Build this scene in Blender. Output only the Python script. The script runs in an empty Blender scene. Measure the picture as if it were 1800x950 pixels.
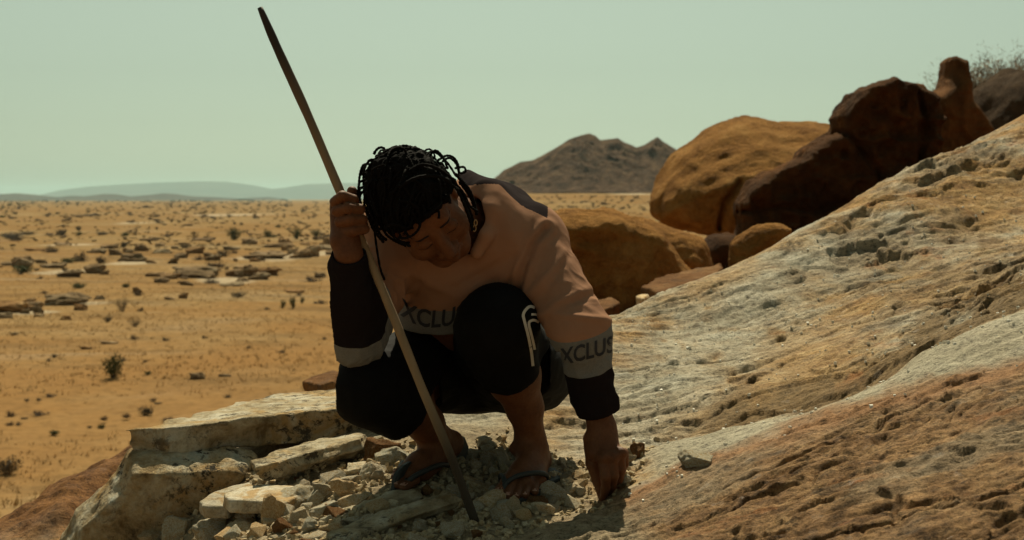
import bpy, bmesh, math, random
import numpy as np
from mathutils import Vector, Matrix
from mathutils.bvhtree import BVHTree
random.seed(7); rng = np.random.default_rng(7)
sc = bpy.context.scene
C = sc.collection
# ------------------------------------------------------------------ camera
CAMZ = 5.0
FPX = 2500.0                       # focal length in photo pixels (50 mm on 36 mm)
PITCH = math.atan(125 / FPX)
cs, sn = math.cos(PITCH), math.sin(PITCH)
cam = bpy.data.cameras.new('camera'); cam_o = bpy.data.objects.new('camera', cam); C.objects.link(cam_o)
cam.sensor_width = 36; cam.lens = 50; cam.clip_start = 0.05; cam.clip_end = 60000
cam_o.location = (0, 0, CAMZ); cam_o.rotation_euler = (math.pi / 2 - PITCH, 0, 0)
cam.dof.use_dof = True; cam.dof.focus_distance = 3.05; cam.dof.aperture_fstop = 8.0
sc.camera = cam_o
# ------------------------------------------------------------------ sky, sun, exposure
SUN_EL, SUN_AZ = math.radians(50), math.radians(-1)      # behind the scene
w = bpy.data.worlds.new('World'); sc.world = w; w.use_nodes = True
wn = w.node_tree; wn.nodes.clear()
sky = wn.nodes.new('ShaderNodeTexSky'); sky.sky_type = 'NISHITA'; sky.sun_disc = False
sky.sun_elevation = SUN_EL; sky.sun_rotation = SUN_AZ
sky.altitude = 900; sky.air_density = 1.0; sky.dust_density = 3.0; sky.ozone_density = 1.0
hs = wn.nodes.new('ShaderNodeHueSaturation'); hs.inputs['Saturation'].default_value = 0.30
mx = wn.nodes.new('ShaderNodeMix'); mx.data_type = 'RGBA'; mx.blend_type = 'MULTIPLY'
mx.inputs[0].default_value = 1.0; mx.inputs[7].default_value = (0.85, 1.0, 0.76, 1)
bg = wn.nodes.new('ShaderNodeBackground'); bg.inputs[1].default_value = 0.053
wo = wn.nodes.new('ShaderNodeOutputWorld')
wn.links.new(sky.outputs[0], hs.inputs['Color']); wn.links.new(hs.outputs[0], mx.inputs[6])
wn.links.new(mx.outputs[2], bg.inputs[0]); wn.links.new(bg.outputs[0], wo.inputs[0])
sun = bpy.data.lights.new('sun', 'SUN'); sun.energy = 5.0; sun.angle = math.radians(0.5); sun.color = (1.0, 0.89, 0.64)
sun_o = bpy.data.objects.new('sun', sun); C.objects.link(sun_o)
sd = Vector((math.sin(SUN_AZ) * math.cos(SUN_EL), math.cos(SUN_AZ) * math.cos(SUN_EL), math.sin(SUN_EL)))
sun_o.rotation_euler = sd.to_track_quat('Z', 'Y').to_euler()
vs = sc.view_settings; vs.view_transform = 'Standard'; vs.look = 'None'; vs.exposure = 0.34; vs.gamma = 1.0
sc.cycles.max_bounces = 6; sc.cycles.volume_bounces = 0
sc.cycles.use_denoising = True

# ------------------------------------------------------------------ helpers
def at(px, py, d):
    return np.array([(px - 900) / FPX * d, d * cs + (475 - py) / FPX * d * sn, CAMZ - d * sn + (475 - py) / FPX * d * cs])
def proj(P):
    P = np.asarray(P, float); q = P - np.array([0, 0, CAMZ])
    d = q[..., 1] * cs - q[..., 2] * sn; u = q[..., 1] * sn + q[..., 2] * cs
    d = np.maximum(d, 1e-3)
    return 900 + q[..., 0] / d * FPX, 475 - u / d * FPX, d
def ss(a, b, x):
    t = np.clip((x - a) / (b - a), 0, 1); return t * t * (3 - 2 * t)
def _h(ix, iy, iz, s):
    n = (ix * 374761393 + iy * 668265263 + iz * 1274126177 + s * 974634777) & 0xffffffff
    n = ((n ^ (n >> 13)) * 1274126177) & 0xffffffff
    n = ((n ^ (n >> 16)) * 2246822519) & 0xffffffff
    return ((n ^ (n >> 15)) & 0xffffff) / float(0xffffff)
def vnoise(x, y, z, seed=0):
    x, y, z = np.broadcast_arrays(x, y, z)
    ix, iy, iz = np.floor(x).astype(np.int64), np.floor(y).astype(np.int64), np.floor(z).astype(np.int64)
    fx, fy, fz = x - ix, y - iy, z - iz
    fx, fy, fz = [f * f * f * (f * (f * 6 - 15) + 10) for f in (fx, fy, fz)]
    r = 0
    for a in (0, 1):
        wa = fx if a else 1 - fx
        for b in (0, 1):
            wb = fy if b else 1 - fy
            for c in (0, 1):
                r = r + wa * wb * (fz if c else 1 - fz) * _h(ix + a, iy + b, iz + c, seed)
    return r * 2 - 1
def fbm(x, y, z, octv=4, seed=0, gain=0.5):
    r, a, f = 0, 1.0, 1.0
    for i in range(octv):
        r = r + a * vnoise(x * f, y * f, z * f, seed + i * 17); a *= gain; f *= 2.03
    return r
def ridged(x, y, z, octv=4, seed=0):
    r, a, f = 0, 1.0, 1.0
    for i in range(octv):
        r = r + a * (1 - 2 * np.abs(vnoise(x * f, y * f, z * f, seed + i * 17))); a *= 0.5; f *= 2.07
    return r

def new_mesh(name, V, F, smooth=True):
    V = np.asarray(V, np.float32)
    me = bpy.data.meshes.new(name)
    if isinstance(F, np.ndarray):
        n, k = F.shape
        me.vertices.add(len(V)); me.vertices.foreach_set('co', V.ravel())
        me.loops.add(n * k); me.loops.foreach_set('vertex_index', F.astype(np.int32).ravel())
        me.polygons.add(n); me.polygons.foreach_set('loop_start', np.arange(0, n * k, k, dtype=np.int32))
        me.update(calc_edges=True); me.validate()
    else:
        me.from_pydata(V.tolist(), [], F); me.update()
    if smooth: me.polygons.foreach_set('use_smooth', np.ones(len(me.polygons), bool))
    return me
def mk(name, V, F, mat, parent=None, origin=(0, 0, 0), smooth=True):
    O = np.asarray(origin, float)
    me = new_mesh(name, np.asarray(V, float) - O, F, smooth)
    me.materials.append(mat)
    o = bpy.data.objects.new(name, me); C.objects.link(o)
    if parent is not None: o.parent = parent
    else: o.location = O
    return o
def attr(o, name, arr):
    a = o.data.attributes.new(name, 'FLOAT', 'POINT'); a.data.foreach_set('value', np.asarray(arr, np.float32).ravel())
def tag(o, label=None, cat=None, group=None, kind=None):
    if label: o['label'] = label
    if cat: o['category'] = cat
    if group: o['group'] = group
    if kind: o['kind'] = kind
    return o
def empty(name, loc):
    o = bpy.data.objects.new(name, None); C.objects.link(o); o.location = loc; o.empty_display_size = 0.1; return o

# ---- signed-distance modelling
def surface_nets(v, h, lo):
    ins = v < 0
    cs8 = [(a, b, c) for a in (0, 1) for b in (0, 1) for c in (0, 1)]
    nx, ny, nz = v.shape
    cnt = np.zeros((nx - 1, ny - 1, nz - 1), np.int8)
    for a, b, c in cs8: cnt += ins[a:nx - 1 + a, b:ny - 1 + b, c:nz - 1 + c]
    I = np.argwhere((cnt > 0) & (cnt < 8))
    vals = np.stack([v[I[:, 0] + a, I[:, 1] + b, I[:, 2] + c] for a, b, c in cs8], 1)
    acc = np.zeros((len(I), 3)); n = np.zeros(len(I))
    for i in range(8):
        for j in range(i + 1, 8):
            if sum(abs(p - q) for p, q in zip(cs8[i], cs8[j])) != 1: continue
            va, vb = vals[:, i], vals[:, j]; m = (va < 0) != (vb < 0)
            t = np.where(m, va / np.where(m, va - vb, 1), 0)
            pa, pb = np.array(cs8[i], float), np.array(cs8[j], float)
            acc += np.where(m[:, None], pa + t[:, None] * (pb - pa), 0); n += m
    V = (I + acc / n[:, None]) * h + np.asarray(lo)
    idx = -np.ones((nx - 1, ny - 1, nz - 1), np.int32); idx[I[:, 0], I[:, 1], I[:, 2]] = np.arange(len(I))
    Q = []
    for ax in range(3):
        s0 = [slice(None)] * 3; s1 = [slice(None)] * 3; s0[ax] = slice(0, -1); s1[ax] = slice(1, None)
        E = np.argwhere(ins[tuple(s0)] != ins[tuple(s1)])
        o1, o2 = (ax + 1) % 3, (ax + 2) % 3
        dims = idx.shape
        ok = (E[:, o1] > 0) & (E[:, o2] > 0) & (E[:, o1] < dims[o1]) & (E[:, o2] < dims[o2]); E = E[ok]
        def cell(d1, d2):
            q = E.copy(); q[:, o1] -= d1; q[:, o2] -= d2; return idx[q[:, 0], q[:, 1], q[:, 2]]
        f = np.stack([cell(1, 1), cell(0, 1), cell(0, 0), cell(1, 0)], 1)
        flip = ~ins[E[:, 0], E[:, 1], E[:, 2]]
        f[flip] = f[flip][:, ::-1]; Q.append(f)
    F = np.concatenate(Q); F = F[(F >= 0).all(1)]
    return V, F
def vnormals(V, F):
    a = V[F[:, 2]] - V[F[:, 0]]; b = V[F[:, 3]] - V[F[:, 1]] if F.shape[1] == 4 else V[F[:, 1]] - V[F[:, 0]]
    n = np.cross(a, b) if F.shape[1] == 4 else np.cross(b, a)
    N = np.zeros_like(V)
    for i in range(F.shape[1]): np.add.at(N, F[:, i], n)
    return N / (np.linalg.norm(N, axis=1, keepdims=True) + 1e-12)
class Sdf:
    def __init__(s, lo, hi, h):
        s.lo = np.asarray(lo, float); s.h = h
        s.n = np.ceil((np.asarray(hi) - s.lo) / h).astype(int) + 1
        s.v = np.ones(tuple(s.n), np.float32)
        s.ax = [(s.lo[i] + np.arange(s.n[i]) * h).astype(np.float32) for i in range(3)]
    def sub(s, lo, hi):
        a = np.clip(np.floor((np.asarray(lo) - s.lo) / s.h).astype(int), 0, s.n); b = np.clip(np.ceil((np.asarray(hi) - s.lo) / s.h).astype(int) + 1, 0, s.n)
        sl = tuple(slice(a[i], b[i]) for i in range(3))
        X = s.ax[0][sl[0]][:, None, None]; Y = s.ax[1][sl[1]][None, :, None]; Z = s.ax[2][sl[2]][None, None, :]
        return sl, X, Y, Z
    def op(s, sl, d, k, mode):
        c = s.v[sl]
        if c.size == 0: return
        if mode == 'u':
            r = np.minimum(c, d)
            if k > 0: q = np.maximum(k - np.abs(c - d), 0); r -= q * q / (4 * k)
        else:
            d = -d; r = np.maximum(c, d)
            if k > 0: q = np.maximum(k - np.abs(c - d), 0); r += q * q / (4 * k)
        s.v[sl] = r
    def cone(s, a, b, r1, r2, k=0.01, mode='u'):
        a = np.asarray(a, float); b = np.asarray(b, float); R = max(r1, r2) + k + 3 * s.h
        sl, X, Y, Z = s.sub(np.minimum(a, b) - R, np.maximum(a, b) + R)
        ab = b - a; L2 = float(ab @ ab) + 1e-12
        px, py, pz = X - a[0], Y - a[1], Z - a[2]
        t = np.clip((px * ab[0] + py * ab[1] + pz * ab[2]) / L2, 0, 1)
        d = np.sqrt((px - t * ab[0]) ** 2 + (py - t * ab[1]) ** 2 + (pz - t * ab[2]) ** 2) - (r1 + t * (r2 - r1))
        s.op(sl, d.astype(np.float32), k, mode)
    def chain(s, pts, rs, k=0.01, mode='u'):
        for i in range(len(pts) - 1): s.cone(pts[i], pts[i + 1], rs[i], rs[i + 1], k, mode)
    def ball(s, c, r, k=0.01, mode='u'): s.cone(c, np.asarray(c) + 1e-5, r, r, k, mode)
    def ell(s, c, rad, axes=np.eye(3), k=0.01, mode='u'):
        c = np.asarray(c, float); rad = np.asarray(rad, float); R = max(rad) + k + 3 * s.h
        sl, X, Y, Z = s.sub(c - R, c + R)
        px, py, pz = X - c[0], Y - c[1], Z - c[2]
        k0 = 0; k1 = 0
        for i in range(3):
            q = px * axes[i][0] + py * axes[i][1] + pz * axes[i][2]
            k0 = k0 + (q / rad[i]) ** 2; k1 = k1 + (q / rad[i] ** 2) ** 2
        k0 = np.sqrt(k0); k1 = np.sqrt(k1) + 1e-9
        s.op(sl, (k0 * (k0 - 1) / k1).astype(np.float32), k, mode)
    def cut(s, p, n, lo, hi):                                 # remove what lies on the +n side of the plane, inside the box
        p = np.asarray(p, float); n = np.asarray(n, float); n = n / np.linalg.norm(n)
        sl, X, Y, Z = s.sub(lo, hi)
        d = (X - p[0]) * n[0] + (Y - p[1]) * n[1] + (Z - p[2]) * n[2]
        s.v[sl] = np.maximum(s.v[sl], d)
    def mesh(s): return surface_nets(s.v, s.h, s.lo)

def tube(pts, rs, sides=6, cap=True):
    P = np.asarray(pts, float); n = len(P)
    rs = np.full(n, rs) if np.isscalar(rs) else np.asarray(rs)
    T = np.gradient(P, axis=0); T /= np.linalg.norm(T, axis=1, keepdims=True) + 1e-12
    u = np.cross(T[0], [0.31, 0.2, 0.93]); u /= np.linalg.norm(u)
    V = []; F = []
    for i in range(n):
        u = u - T[i] * (u @ T[i]); u /= np.linalg.norm(u) + 1e-12; v = np.cross(T[i], u)
        for k in range(sides):
            a = 2 * math.pi * k / sides; V.append(P[i] + rs[i] * (math.cos(a) * u + math.sin(a) * v))
    for i in range(n - 1):
        for k in range(sides):
            k2 = (k + 1) % sides
            F.append((i * sides + k, i * sides + k2, (i + 1) * sides + k2, (i + 1) * sides + k))
    if cap:
        F.append(tuple(range(sides))[::-1]); F.append(tuple((n - 1) * sides + k for k in range(sides)))
    return V, F
def spline(P, n):
    P = np.asarray(P, float); t = np.linspace(0, len(P) - 1, n); out = []
    Q = np.vstack([2 * P[0] - P[1], P, 2 * P[-1] - P[-2]])
    for s_ in t:
        i = min(int(s_), len(P) - 2); f = s_ - i; a, b, c, d = Q[i:i + 4]
        out.append(0.5 * (2 * b + (c - a) * f + (2 * a - 5 * b + 4 * c - d) * f * f + (3 * b - a - 3 * c + d) * f ** 3))
    return np.array(out)
def poly_sd(poly, X, Y):                                     # 2-D signed distance, negative inside
    d = np.full(np.broadcast(X, Y).shape, 1e9); inside = np.zeros(d.shape, bool); n = len(poly)
    for i in range(n):
        ax, ay = poly[i]; bx, by = poly[(i + 1) % n]; ex, ey = bx - ax, by - ay
        wx, wy = X - ax, Y - ay; t = np.clip((wx * ex + wy * ey) / (ex * ex + ey * ey + 1e-12), 0, 1)
        d = np.minimum(d, (wx - ex * t) ** 2 + (wy - ey * t) ** 2)
        c = ((ay > Y) != (by > Y)) & (X < (bx - ax) * (Y - ay) / ((by - ay) if by != ay else 1e-12) + ax)
        inside ^= c
    d = np.sqrt(d); return np.where(inside, -d, d)

# ------------------------------------------------------------------ materials
class M:
    def __init__(s, name, rough=0.9, spec=0.2):
        s.m = bpy.data.materials.new(name); s.m.use_nodes = True; s.nt = s.m.node_tree; s.N = s.nt.nodes
        s.b = s.N['Principled BSDF']; s.b.inputs['Roughness'].default_value = rough; s.b.inputs['Specular IOR Level'].default_value = spec
    def L(s, a, b): s.nt.links.new(a, b)
    def coord(s, kind='Object', scale=(1, 1, 1), rot=(0, 0, 0)):
        if kind == 'World':
            t = s.N.new('ShaderNodeNewGeometry').outputs['Position']
        else: t = s.N.new('ShaderNodeTexCoord').outputs[kind]
        mp = s.N.new('ShaderNodeMapping'); mp.inputs['Scale'].default_value = scale; mp.inputs['Rotation'].default_value = rot
        s.L(t, mp.inputs[0]); return mp.outputs[0]
    def noise(s, co, scale, detail=5, rough=0.6, dist=0.0):
        n = s.N.new('ShaderNodeTexNoise'); n.inputs['Scale'].default_value = scale; n.inputs['Detail'].default_value = detail
        n.inputs['Roughness'].default_value = rough; n.inputs['Distortion'].default_value = dist; s.L(co, n.inputs['Vector']); return n.outputs['Fac']
    def voro(s, co, scale, feature='F1', out='Distance'):
        n = s.N.new('ShaderNodeTexVoronoi'); n.feature = feature; n.inputs['Scale'].default_value = scale; s.L(co, n.inputs['Vector']); return n.outputs[out]
    def ramp(s, f, stops, interp='LINEAR'):
        r = s.N.new('ShaderNodeValToRGB'); e = r.color_ramp; e.interpolation = interp
        while len(e.elements) < len(stops): e.elements.new(0.5)
        for i, (p, c) in enumerate(stops):
            e.elements[i].position = p; c = (c, c, c) if np.isscalar(c) else c; e.elements[i].color = (*c, 1)
        s.L(f, r.inputs[0]); return r.outputs[0]
    def mix(s, f, a, b, blend='MIX'):
        n = s.N.new('ShaderNodeMix'); n.data_type = 'RGBA'; n.blend_type = blend
        for sock, val in ((n.inputs[0], f), (n.inputs[6], a), (n.inputs[7], b)):
            if isinstance(val, bpy.types.NodeSocket): s.L(val, sock)
            elif np.isscalar(val): sock.default_value = val
            else: sock.default_value = (*val, 1)
        return n.outputs[2]
    def math(s, op, a, b=0.0, c=0.0):
        n = s.N.new('ShaderNodeMath'); n.operation = op
        for i, v in enumerate((a, b, c)):
            if isinstance(v, bpy.types.NodeSocket): s.L(v, n.inputs[i])
            else: n.inputs[i].default_value = v
        return n.outputs[0]
    def attr(s, name):
        n = s.N.new('ShaderNodeAttribute'); n.attribute_name = name; return n.outputs['Fac']
    def orand(s): return s.N.new('ShaderNodeObjectInfo').outputs['Random']
    def bump(s, h, strength=0.5, dist=0.01, prev=None):
        n = s.N.new('ShaderNodeBump'); n.inputs['Strength'].default_value = strength; n.inputs['Distance'].default_value = dist
        s.L(h, n.inputs['Height'])
        if prev is not None: s.L(prev, n.inputs['Normal'])
        return n.outputs[0]
    def out(s, col=None, nor=None, rough=None):
        if col is not None:
            if isinstance(col, bpy.types.NodeSocket): s.L(col, s.b.inputs['Base Color'])
            else: s.b.inputs['Base Color'].default_value = (*col, 1)
        if nor is not None: s.L(nor, s.b.inputs['Normal'])
        if rough is not None: s.L(rough, s.b.inputs['Roughness'])
        return s.m
# ------------------------------------------------------------------ the ground: one sheet from under the camera to the horizon
def ground_rel(x, y):
    r = np.sqrt(x * x + y * y); th = np.arctan2(x, np.maximum(y, 1e-6)); th = np.where(y < 0, np.sign(x) * 1.6, th)
    T = [-1.6, -0.40, -0.30, -0.18, -0.06, 0.03, 0.10, 0.16, 0.24, 0.40, 1.6]
    R = np.interp(th, T, [4.0, 4.2, 4.5, 5.0, 6.5, 9.0, 11, 15, 22, 26, 20])
    L = np.interp(th, T, [5, 4.6, 4.8, 5, 5, 6, 7, 9, 14, 16, 16])
    top = np.interp(th, T, [-1.0, -1.02, -1.05, -1.1, -1.1, -0.85, -.66, -.62, -.5, 0.0, .3])
    top = np.where(r < 7.5, -1.15 + (top + 1.15) * ss(5.2, 7.5, r), top)
    z = np.where(r > R, -5 + (top + 5) * np.exp(-(np.maximum(r - R, 0)) / L), top)
    far = ss(120, 700, r) * ss(-0.11, -0.02, th)
    z = z + 8.0 * far
    amp = np.clip((r - 6) / 30, 0, 1)
    z = z + amp * 0.14 * fbm(x * 0.07, y * 0.07, 0 * x, 3, 5) + 0.05 * fbm(x * 0.9, y * 0.9, 0 * x, 3, 9) * ss(2, 6, r) * (1 - ss(30, 60, r))
    return z
def ground_z(x, y): return float(ground_rel(np.array([float(x)]), np.array([float(y)]))[0]) + CAMZ
ang = np.concatenate([np.radians(np.arange(-180, -34, 4.0)), np.radians(np.arange(-34, 34, 0.16)), np.radians(np.arange(34, 180.1, 4.0))])
rad = np.concatenate([[0.0, 0.8], np.geomspace(1.6, 16000, 300)])
A_, R_ = np.meshgrid(ang, rad, indexing='ij'); gx, gy = R_ * np.sin(A_), R_ * np.cos(A_)
gz = ground_rel(gx, gy)
na, nr = A_.shape
ii, jj = np.meshgrid(np.arange(na - 1), np.arange(nr - 1), indexing='ij')
F = np.stack([ii * nr + jj, (ii + 1) * nr + jj, (ii + 1) * nr + jj + 1, ii * nr + jj + 1], -1).reshape(-1, 4)[:, ::-1]
m = M('dry_plain', 1.0, 0.0)
co = m.coord('World')
n1 = m.noise(co, 0.055, 6, 0.62, 0.6); n2 = m.noise(m.coord('World', (0.5, 1, 1)), 0.42, 6, 0.65, 0.4); n3 = m.noise(co, 3.1, 5, 0.7)
n5 = m.noise(m.coord('World', (0.35, 1, 1)), 0.016, 5, 0.6, 0.5)
base = m.ramp(m.math('ADD', m.math('MULTIPLY', n1, 0.55), m.math('MULTIPLY', n2, 0.45)),
              [(0.34, (0.21, 0.10, 0.029)), (0.45, (0.275, 0.155, 0.052)), (0.53, (0.31, 0.20, 0.084)), (0.63, (0.34, 0.25, 0.14))])
pale = m.ramp(m.noise(m.coord('World', (0.30, 1.5, 1)), 0.10, 7, 0.68, 0.8), [(0.585, 0.0), (0.64, 1.0)])
base = m.mix(m.math('MULTIPLY', pale, 0.75), base, (0.37, 0.30, 0.20))
red = m.ramp(n5, [(0.46, 0.0), (0.60, 0.75)])
base = m.mix(red, base, (0.255, 0.125, 0.036))
speck = m.ramp(n3, [(0.36, 0.40), (0.5, 1.0), (0.7, 1.12)])
base = m.mix(1.0, base, speck, 'MULTIPLY')
farspeck = m.ramp(m.noise(m.coord('World', (0.35, 1, 1)), 0.30, 7, 0.75), [(0.38, 0.50), (0.5, 1.0), (0.66, 1.08)])
base = m.mix(1.0, base, farspeck, 'MULTIPLY'); base = m.mix(1.0, base, (0.86, 0.86, 0.87), 'MULTIPLY'); base = m.mix(0.25, base, (0.245, 0.185, 0.115)); base = m.mix(m.math('MULTIPLY', m.attr('near'), m.ramp(m.noise(co, 0.09, 4, 0.55, 0.4), [(0.35, 0.15), (0.60, 0.75)])), base, m.mix(n3, (0.15, 0.08, 0.03), (0.30, 0.165, 0.065)))
calc = m.ramp(m.math('MULTIPLY', m.attr('calc'), m.math('ADD', m.noise(m.coord('World', (0.4, 1, 1)), 0.35, 6, 0.7, 0.6), m.math('MULTIPLY', n3, 0.3))), [(0.34, 0.0), (0.50, 0.7)])
base = m.mix(calc, base, (0.40, 0.335, 0.24))
bank = m.attr('bank')
bk = m.ramp(m.noise(m.coord('World'), 7, 6, 0.7), [(0.35, (0.14, 0.055, 0.016)), (0.6, (0.25, 0.112, 0.033))])
base = m.mix(bank, base, bk)
bm_ = m.bump(m.math('ADD', m.math('MULTIPLY', n3, 0.5), m.math('MULTIPLY', m.noise(co, 14, 5, 0.7), 0.3)), 0.6, 0.12)
mat_plain = m.out(base, bm_)
gV = np.stack([gx, gy, gz + CAMZ], -1).reshape(-1, 3)
ground = mk('ground', gV, F, mat_plain); tag(ground, kind='structure')
def plane_xy(px, py): d_ = CAMZ * FPX / (py - 350); return (px - 900) / FPX * d_, d_
calc_a = np.zeros(len(gV))
for (px_, py_, rx_, ry_) in ((480, 452, 95, 8), (110, 478, 75, 8), (400, 490, 80, 7), (60, 548, 60, 6), (230, 460, 60, 6), (570, 446, 40, 7), (250, 392, 60, 2.5), (420, 378, 110, 2.5), (120, 432, 90, 3), (330, 400, 40, 2), (150, 536, 90, 4), (1020, 370, 60, 1.5), (1110, 372, 60, 1.5)):
    x_, y_ = plane_xy(px_, py_); wx_ = rx_ / FPX * y_; wy_ = y_ * ry_ / (py_ - 350)
    calc_a = np.maximum(calc_a, np.exp(-((gV[:, 0] - x_) / wx_) ** 2 - ((gV[:, 1] - y_) / wy_) ** 2))
attr(ground, 'near', 1 - ss(38, 85, np.hypot(gV[:, 0], gV[:, 1])))
attr(ground, 'calc', calc_a)
attr(ground, 'bank', ss(-4.2, -2.2, gV[:, 2] - CAMZ + 0.5 * fbm(gV[:, 0] * .8, gV[:, 1] * .8, gV[:, 0] * 0, 3, 3)) * (np.hypot(gV[:, 0], gV[:, 1]) < 60))

# ------------------------------------------------------------------ the rock outcrop the person squats on
crest = [(1040, 562, 4.5), (1180, 508, 4.75), (1280, 475, 4.95), (1400, 405, 5.2), (1500, 352, 5.4), (1620, 290, 5.6), (1720, 250, 5.75),
         (1800, 212, 5.9), (2050, 100, 6.3), (2300, 0, 6.6), (850, 620, 4.4), (700, 660, 4.35), (560, 725, 4.3), (430, 755, 4.3), (300, 795, 4.3)]
bank_crest = [(205, 797, 4.15), (144, 829, 4.05), (53, 885, 3.95), (0, 922, 3.9), (-150, 1020, 3.7), (-400, 1150, 3.5)]
ctrl = crest + bank_crest + [
    (700, 864, 3.12), (900, 884, 3.03), (1040, 885, 3.0), (840, 927, 2.85), (640, 945, 2.8), (500, 950, 2.85), (430, 945, 3.0), (390, 900, 3.35), (560, 800, 3.5),
    (650, 780, 3.55), (820, 735, 3.6), (760, 745, 3.55), (980, 720, 3.7), (1020, 660, 4.0), (950, 802, 3.35), (1000, 814, 3.25), (860, 792, 3.4),
    (1110, 784, 3.3), (1150, 778, 3.35), (1250, 700, 3.7), (1130, 650, 4.0), (1300, 600, 4.25), (1200, 560, 4.5), (1500, 500, 4.6), (1400, 560, 4.35),
    (1700, 400, 4.9), (1650, 520, 4.2), (1800, 330, 5.2), (1800, 450, 4.4), (2100, 300, 4.8),
    (1267, 748, 3.42), (1418, 716, 3.42), (1556, 656, 3.40), (1621, 600, 3.45), (1800, 534, 3.5), (2100, 420, 3.6),
    (1267, 752, 3.25), (1418, 721, 3.2), (1556, 664, 3.15), (1621, 612, 3.2), (1800, 543, 3.2), (2100, 430, 3.3),
    (1230, 812, 3.02), (1330, 777, 3.0), (1500, 717, 2.95), (1650, 682, 2.9), (1800, 642, 2.9), (2100, 560, 2.9),
    (965, 907, 2.88), (1060, 892, 2.95), (1100, 864, 2.98), (1000, 945, 2.7), (1200, 900, 2.7), (1400, 850, 2.6), (1600, 800, 2.55), (1800, 760, 2.5),
    (1400, 945, 2.3), (1800, 945, 2.1), (1600, 870, 2.35), (2100, 800, 2.2), (1000, 1100, 2.1), (1400, 1150, 1.8), (700, 1050, 2.2),
    (250, 862, 3.8), (150, 985, 3.45), (300, 985, 3.3), (100, 1070, 3.3), (500, 1100, 2.2)]
cp = [at(*c) for c in ctrl]
cp += [at(*c) + np.array([0.10 * at(*c)[0], 0.7, -0.5]) for c in crest]
cp += [at(*c) + np.array([-0.30, 0.5, -0.55]) for c in bank_crest]
cp = np.array(cp)
def tps(r2): return np.where(r2 > 1e-12, r2 * np.log(np.maximum(r2, 1e-12)) * 0.5, 0)
def tps_fit(P, z, lam=1e-4):
    n = len(P); K = tps(((P[:, None] - P[None]) ** 2).sum(-1)) + lam * np.eye(n); Q = np.c_[np.ones(n), P]
    Aa = np.zeros((n + 3, n + 3)); Aa[:n, :n] = K; Aa[:n, n:] = Q; Aa[n:, :n] = Q.T
    return np.linalg.solve(Aa, np.r_[z, 0, 0, 0])
tw = tps_fit(cp[:, :2], cp[:, 2], 3e-4)
def slope_base(x, y):
    z = tw[-3] + tw[-2] * x + tw[-1] * y
    for i in range(len(cp)): z = z + tw[i] * tps((x - cp[i, 0]) ** 2 + (y - cp[i, 1]) ** 2)
    return z
rib_line = [(1150, 777), (1267, 751), (1418, 721), (1490, 695), (1556, 664), (1621, 613), (1700, 580), (1800, 544), (2100, 430)]
red_line = [(900, 950), (965, 928), (1060, 905), (1140, 858), (1230, 812), (1330, 777), (1500, 717), (1650, 682), (1800, 642), (2100, 560)]
def lin(px, line): return np.interp(px, [p[0] for p in line], [p[1] for p in line])
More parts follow.
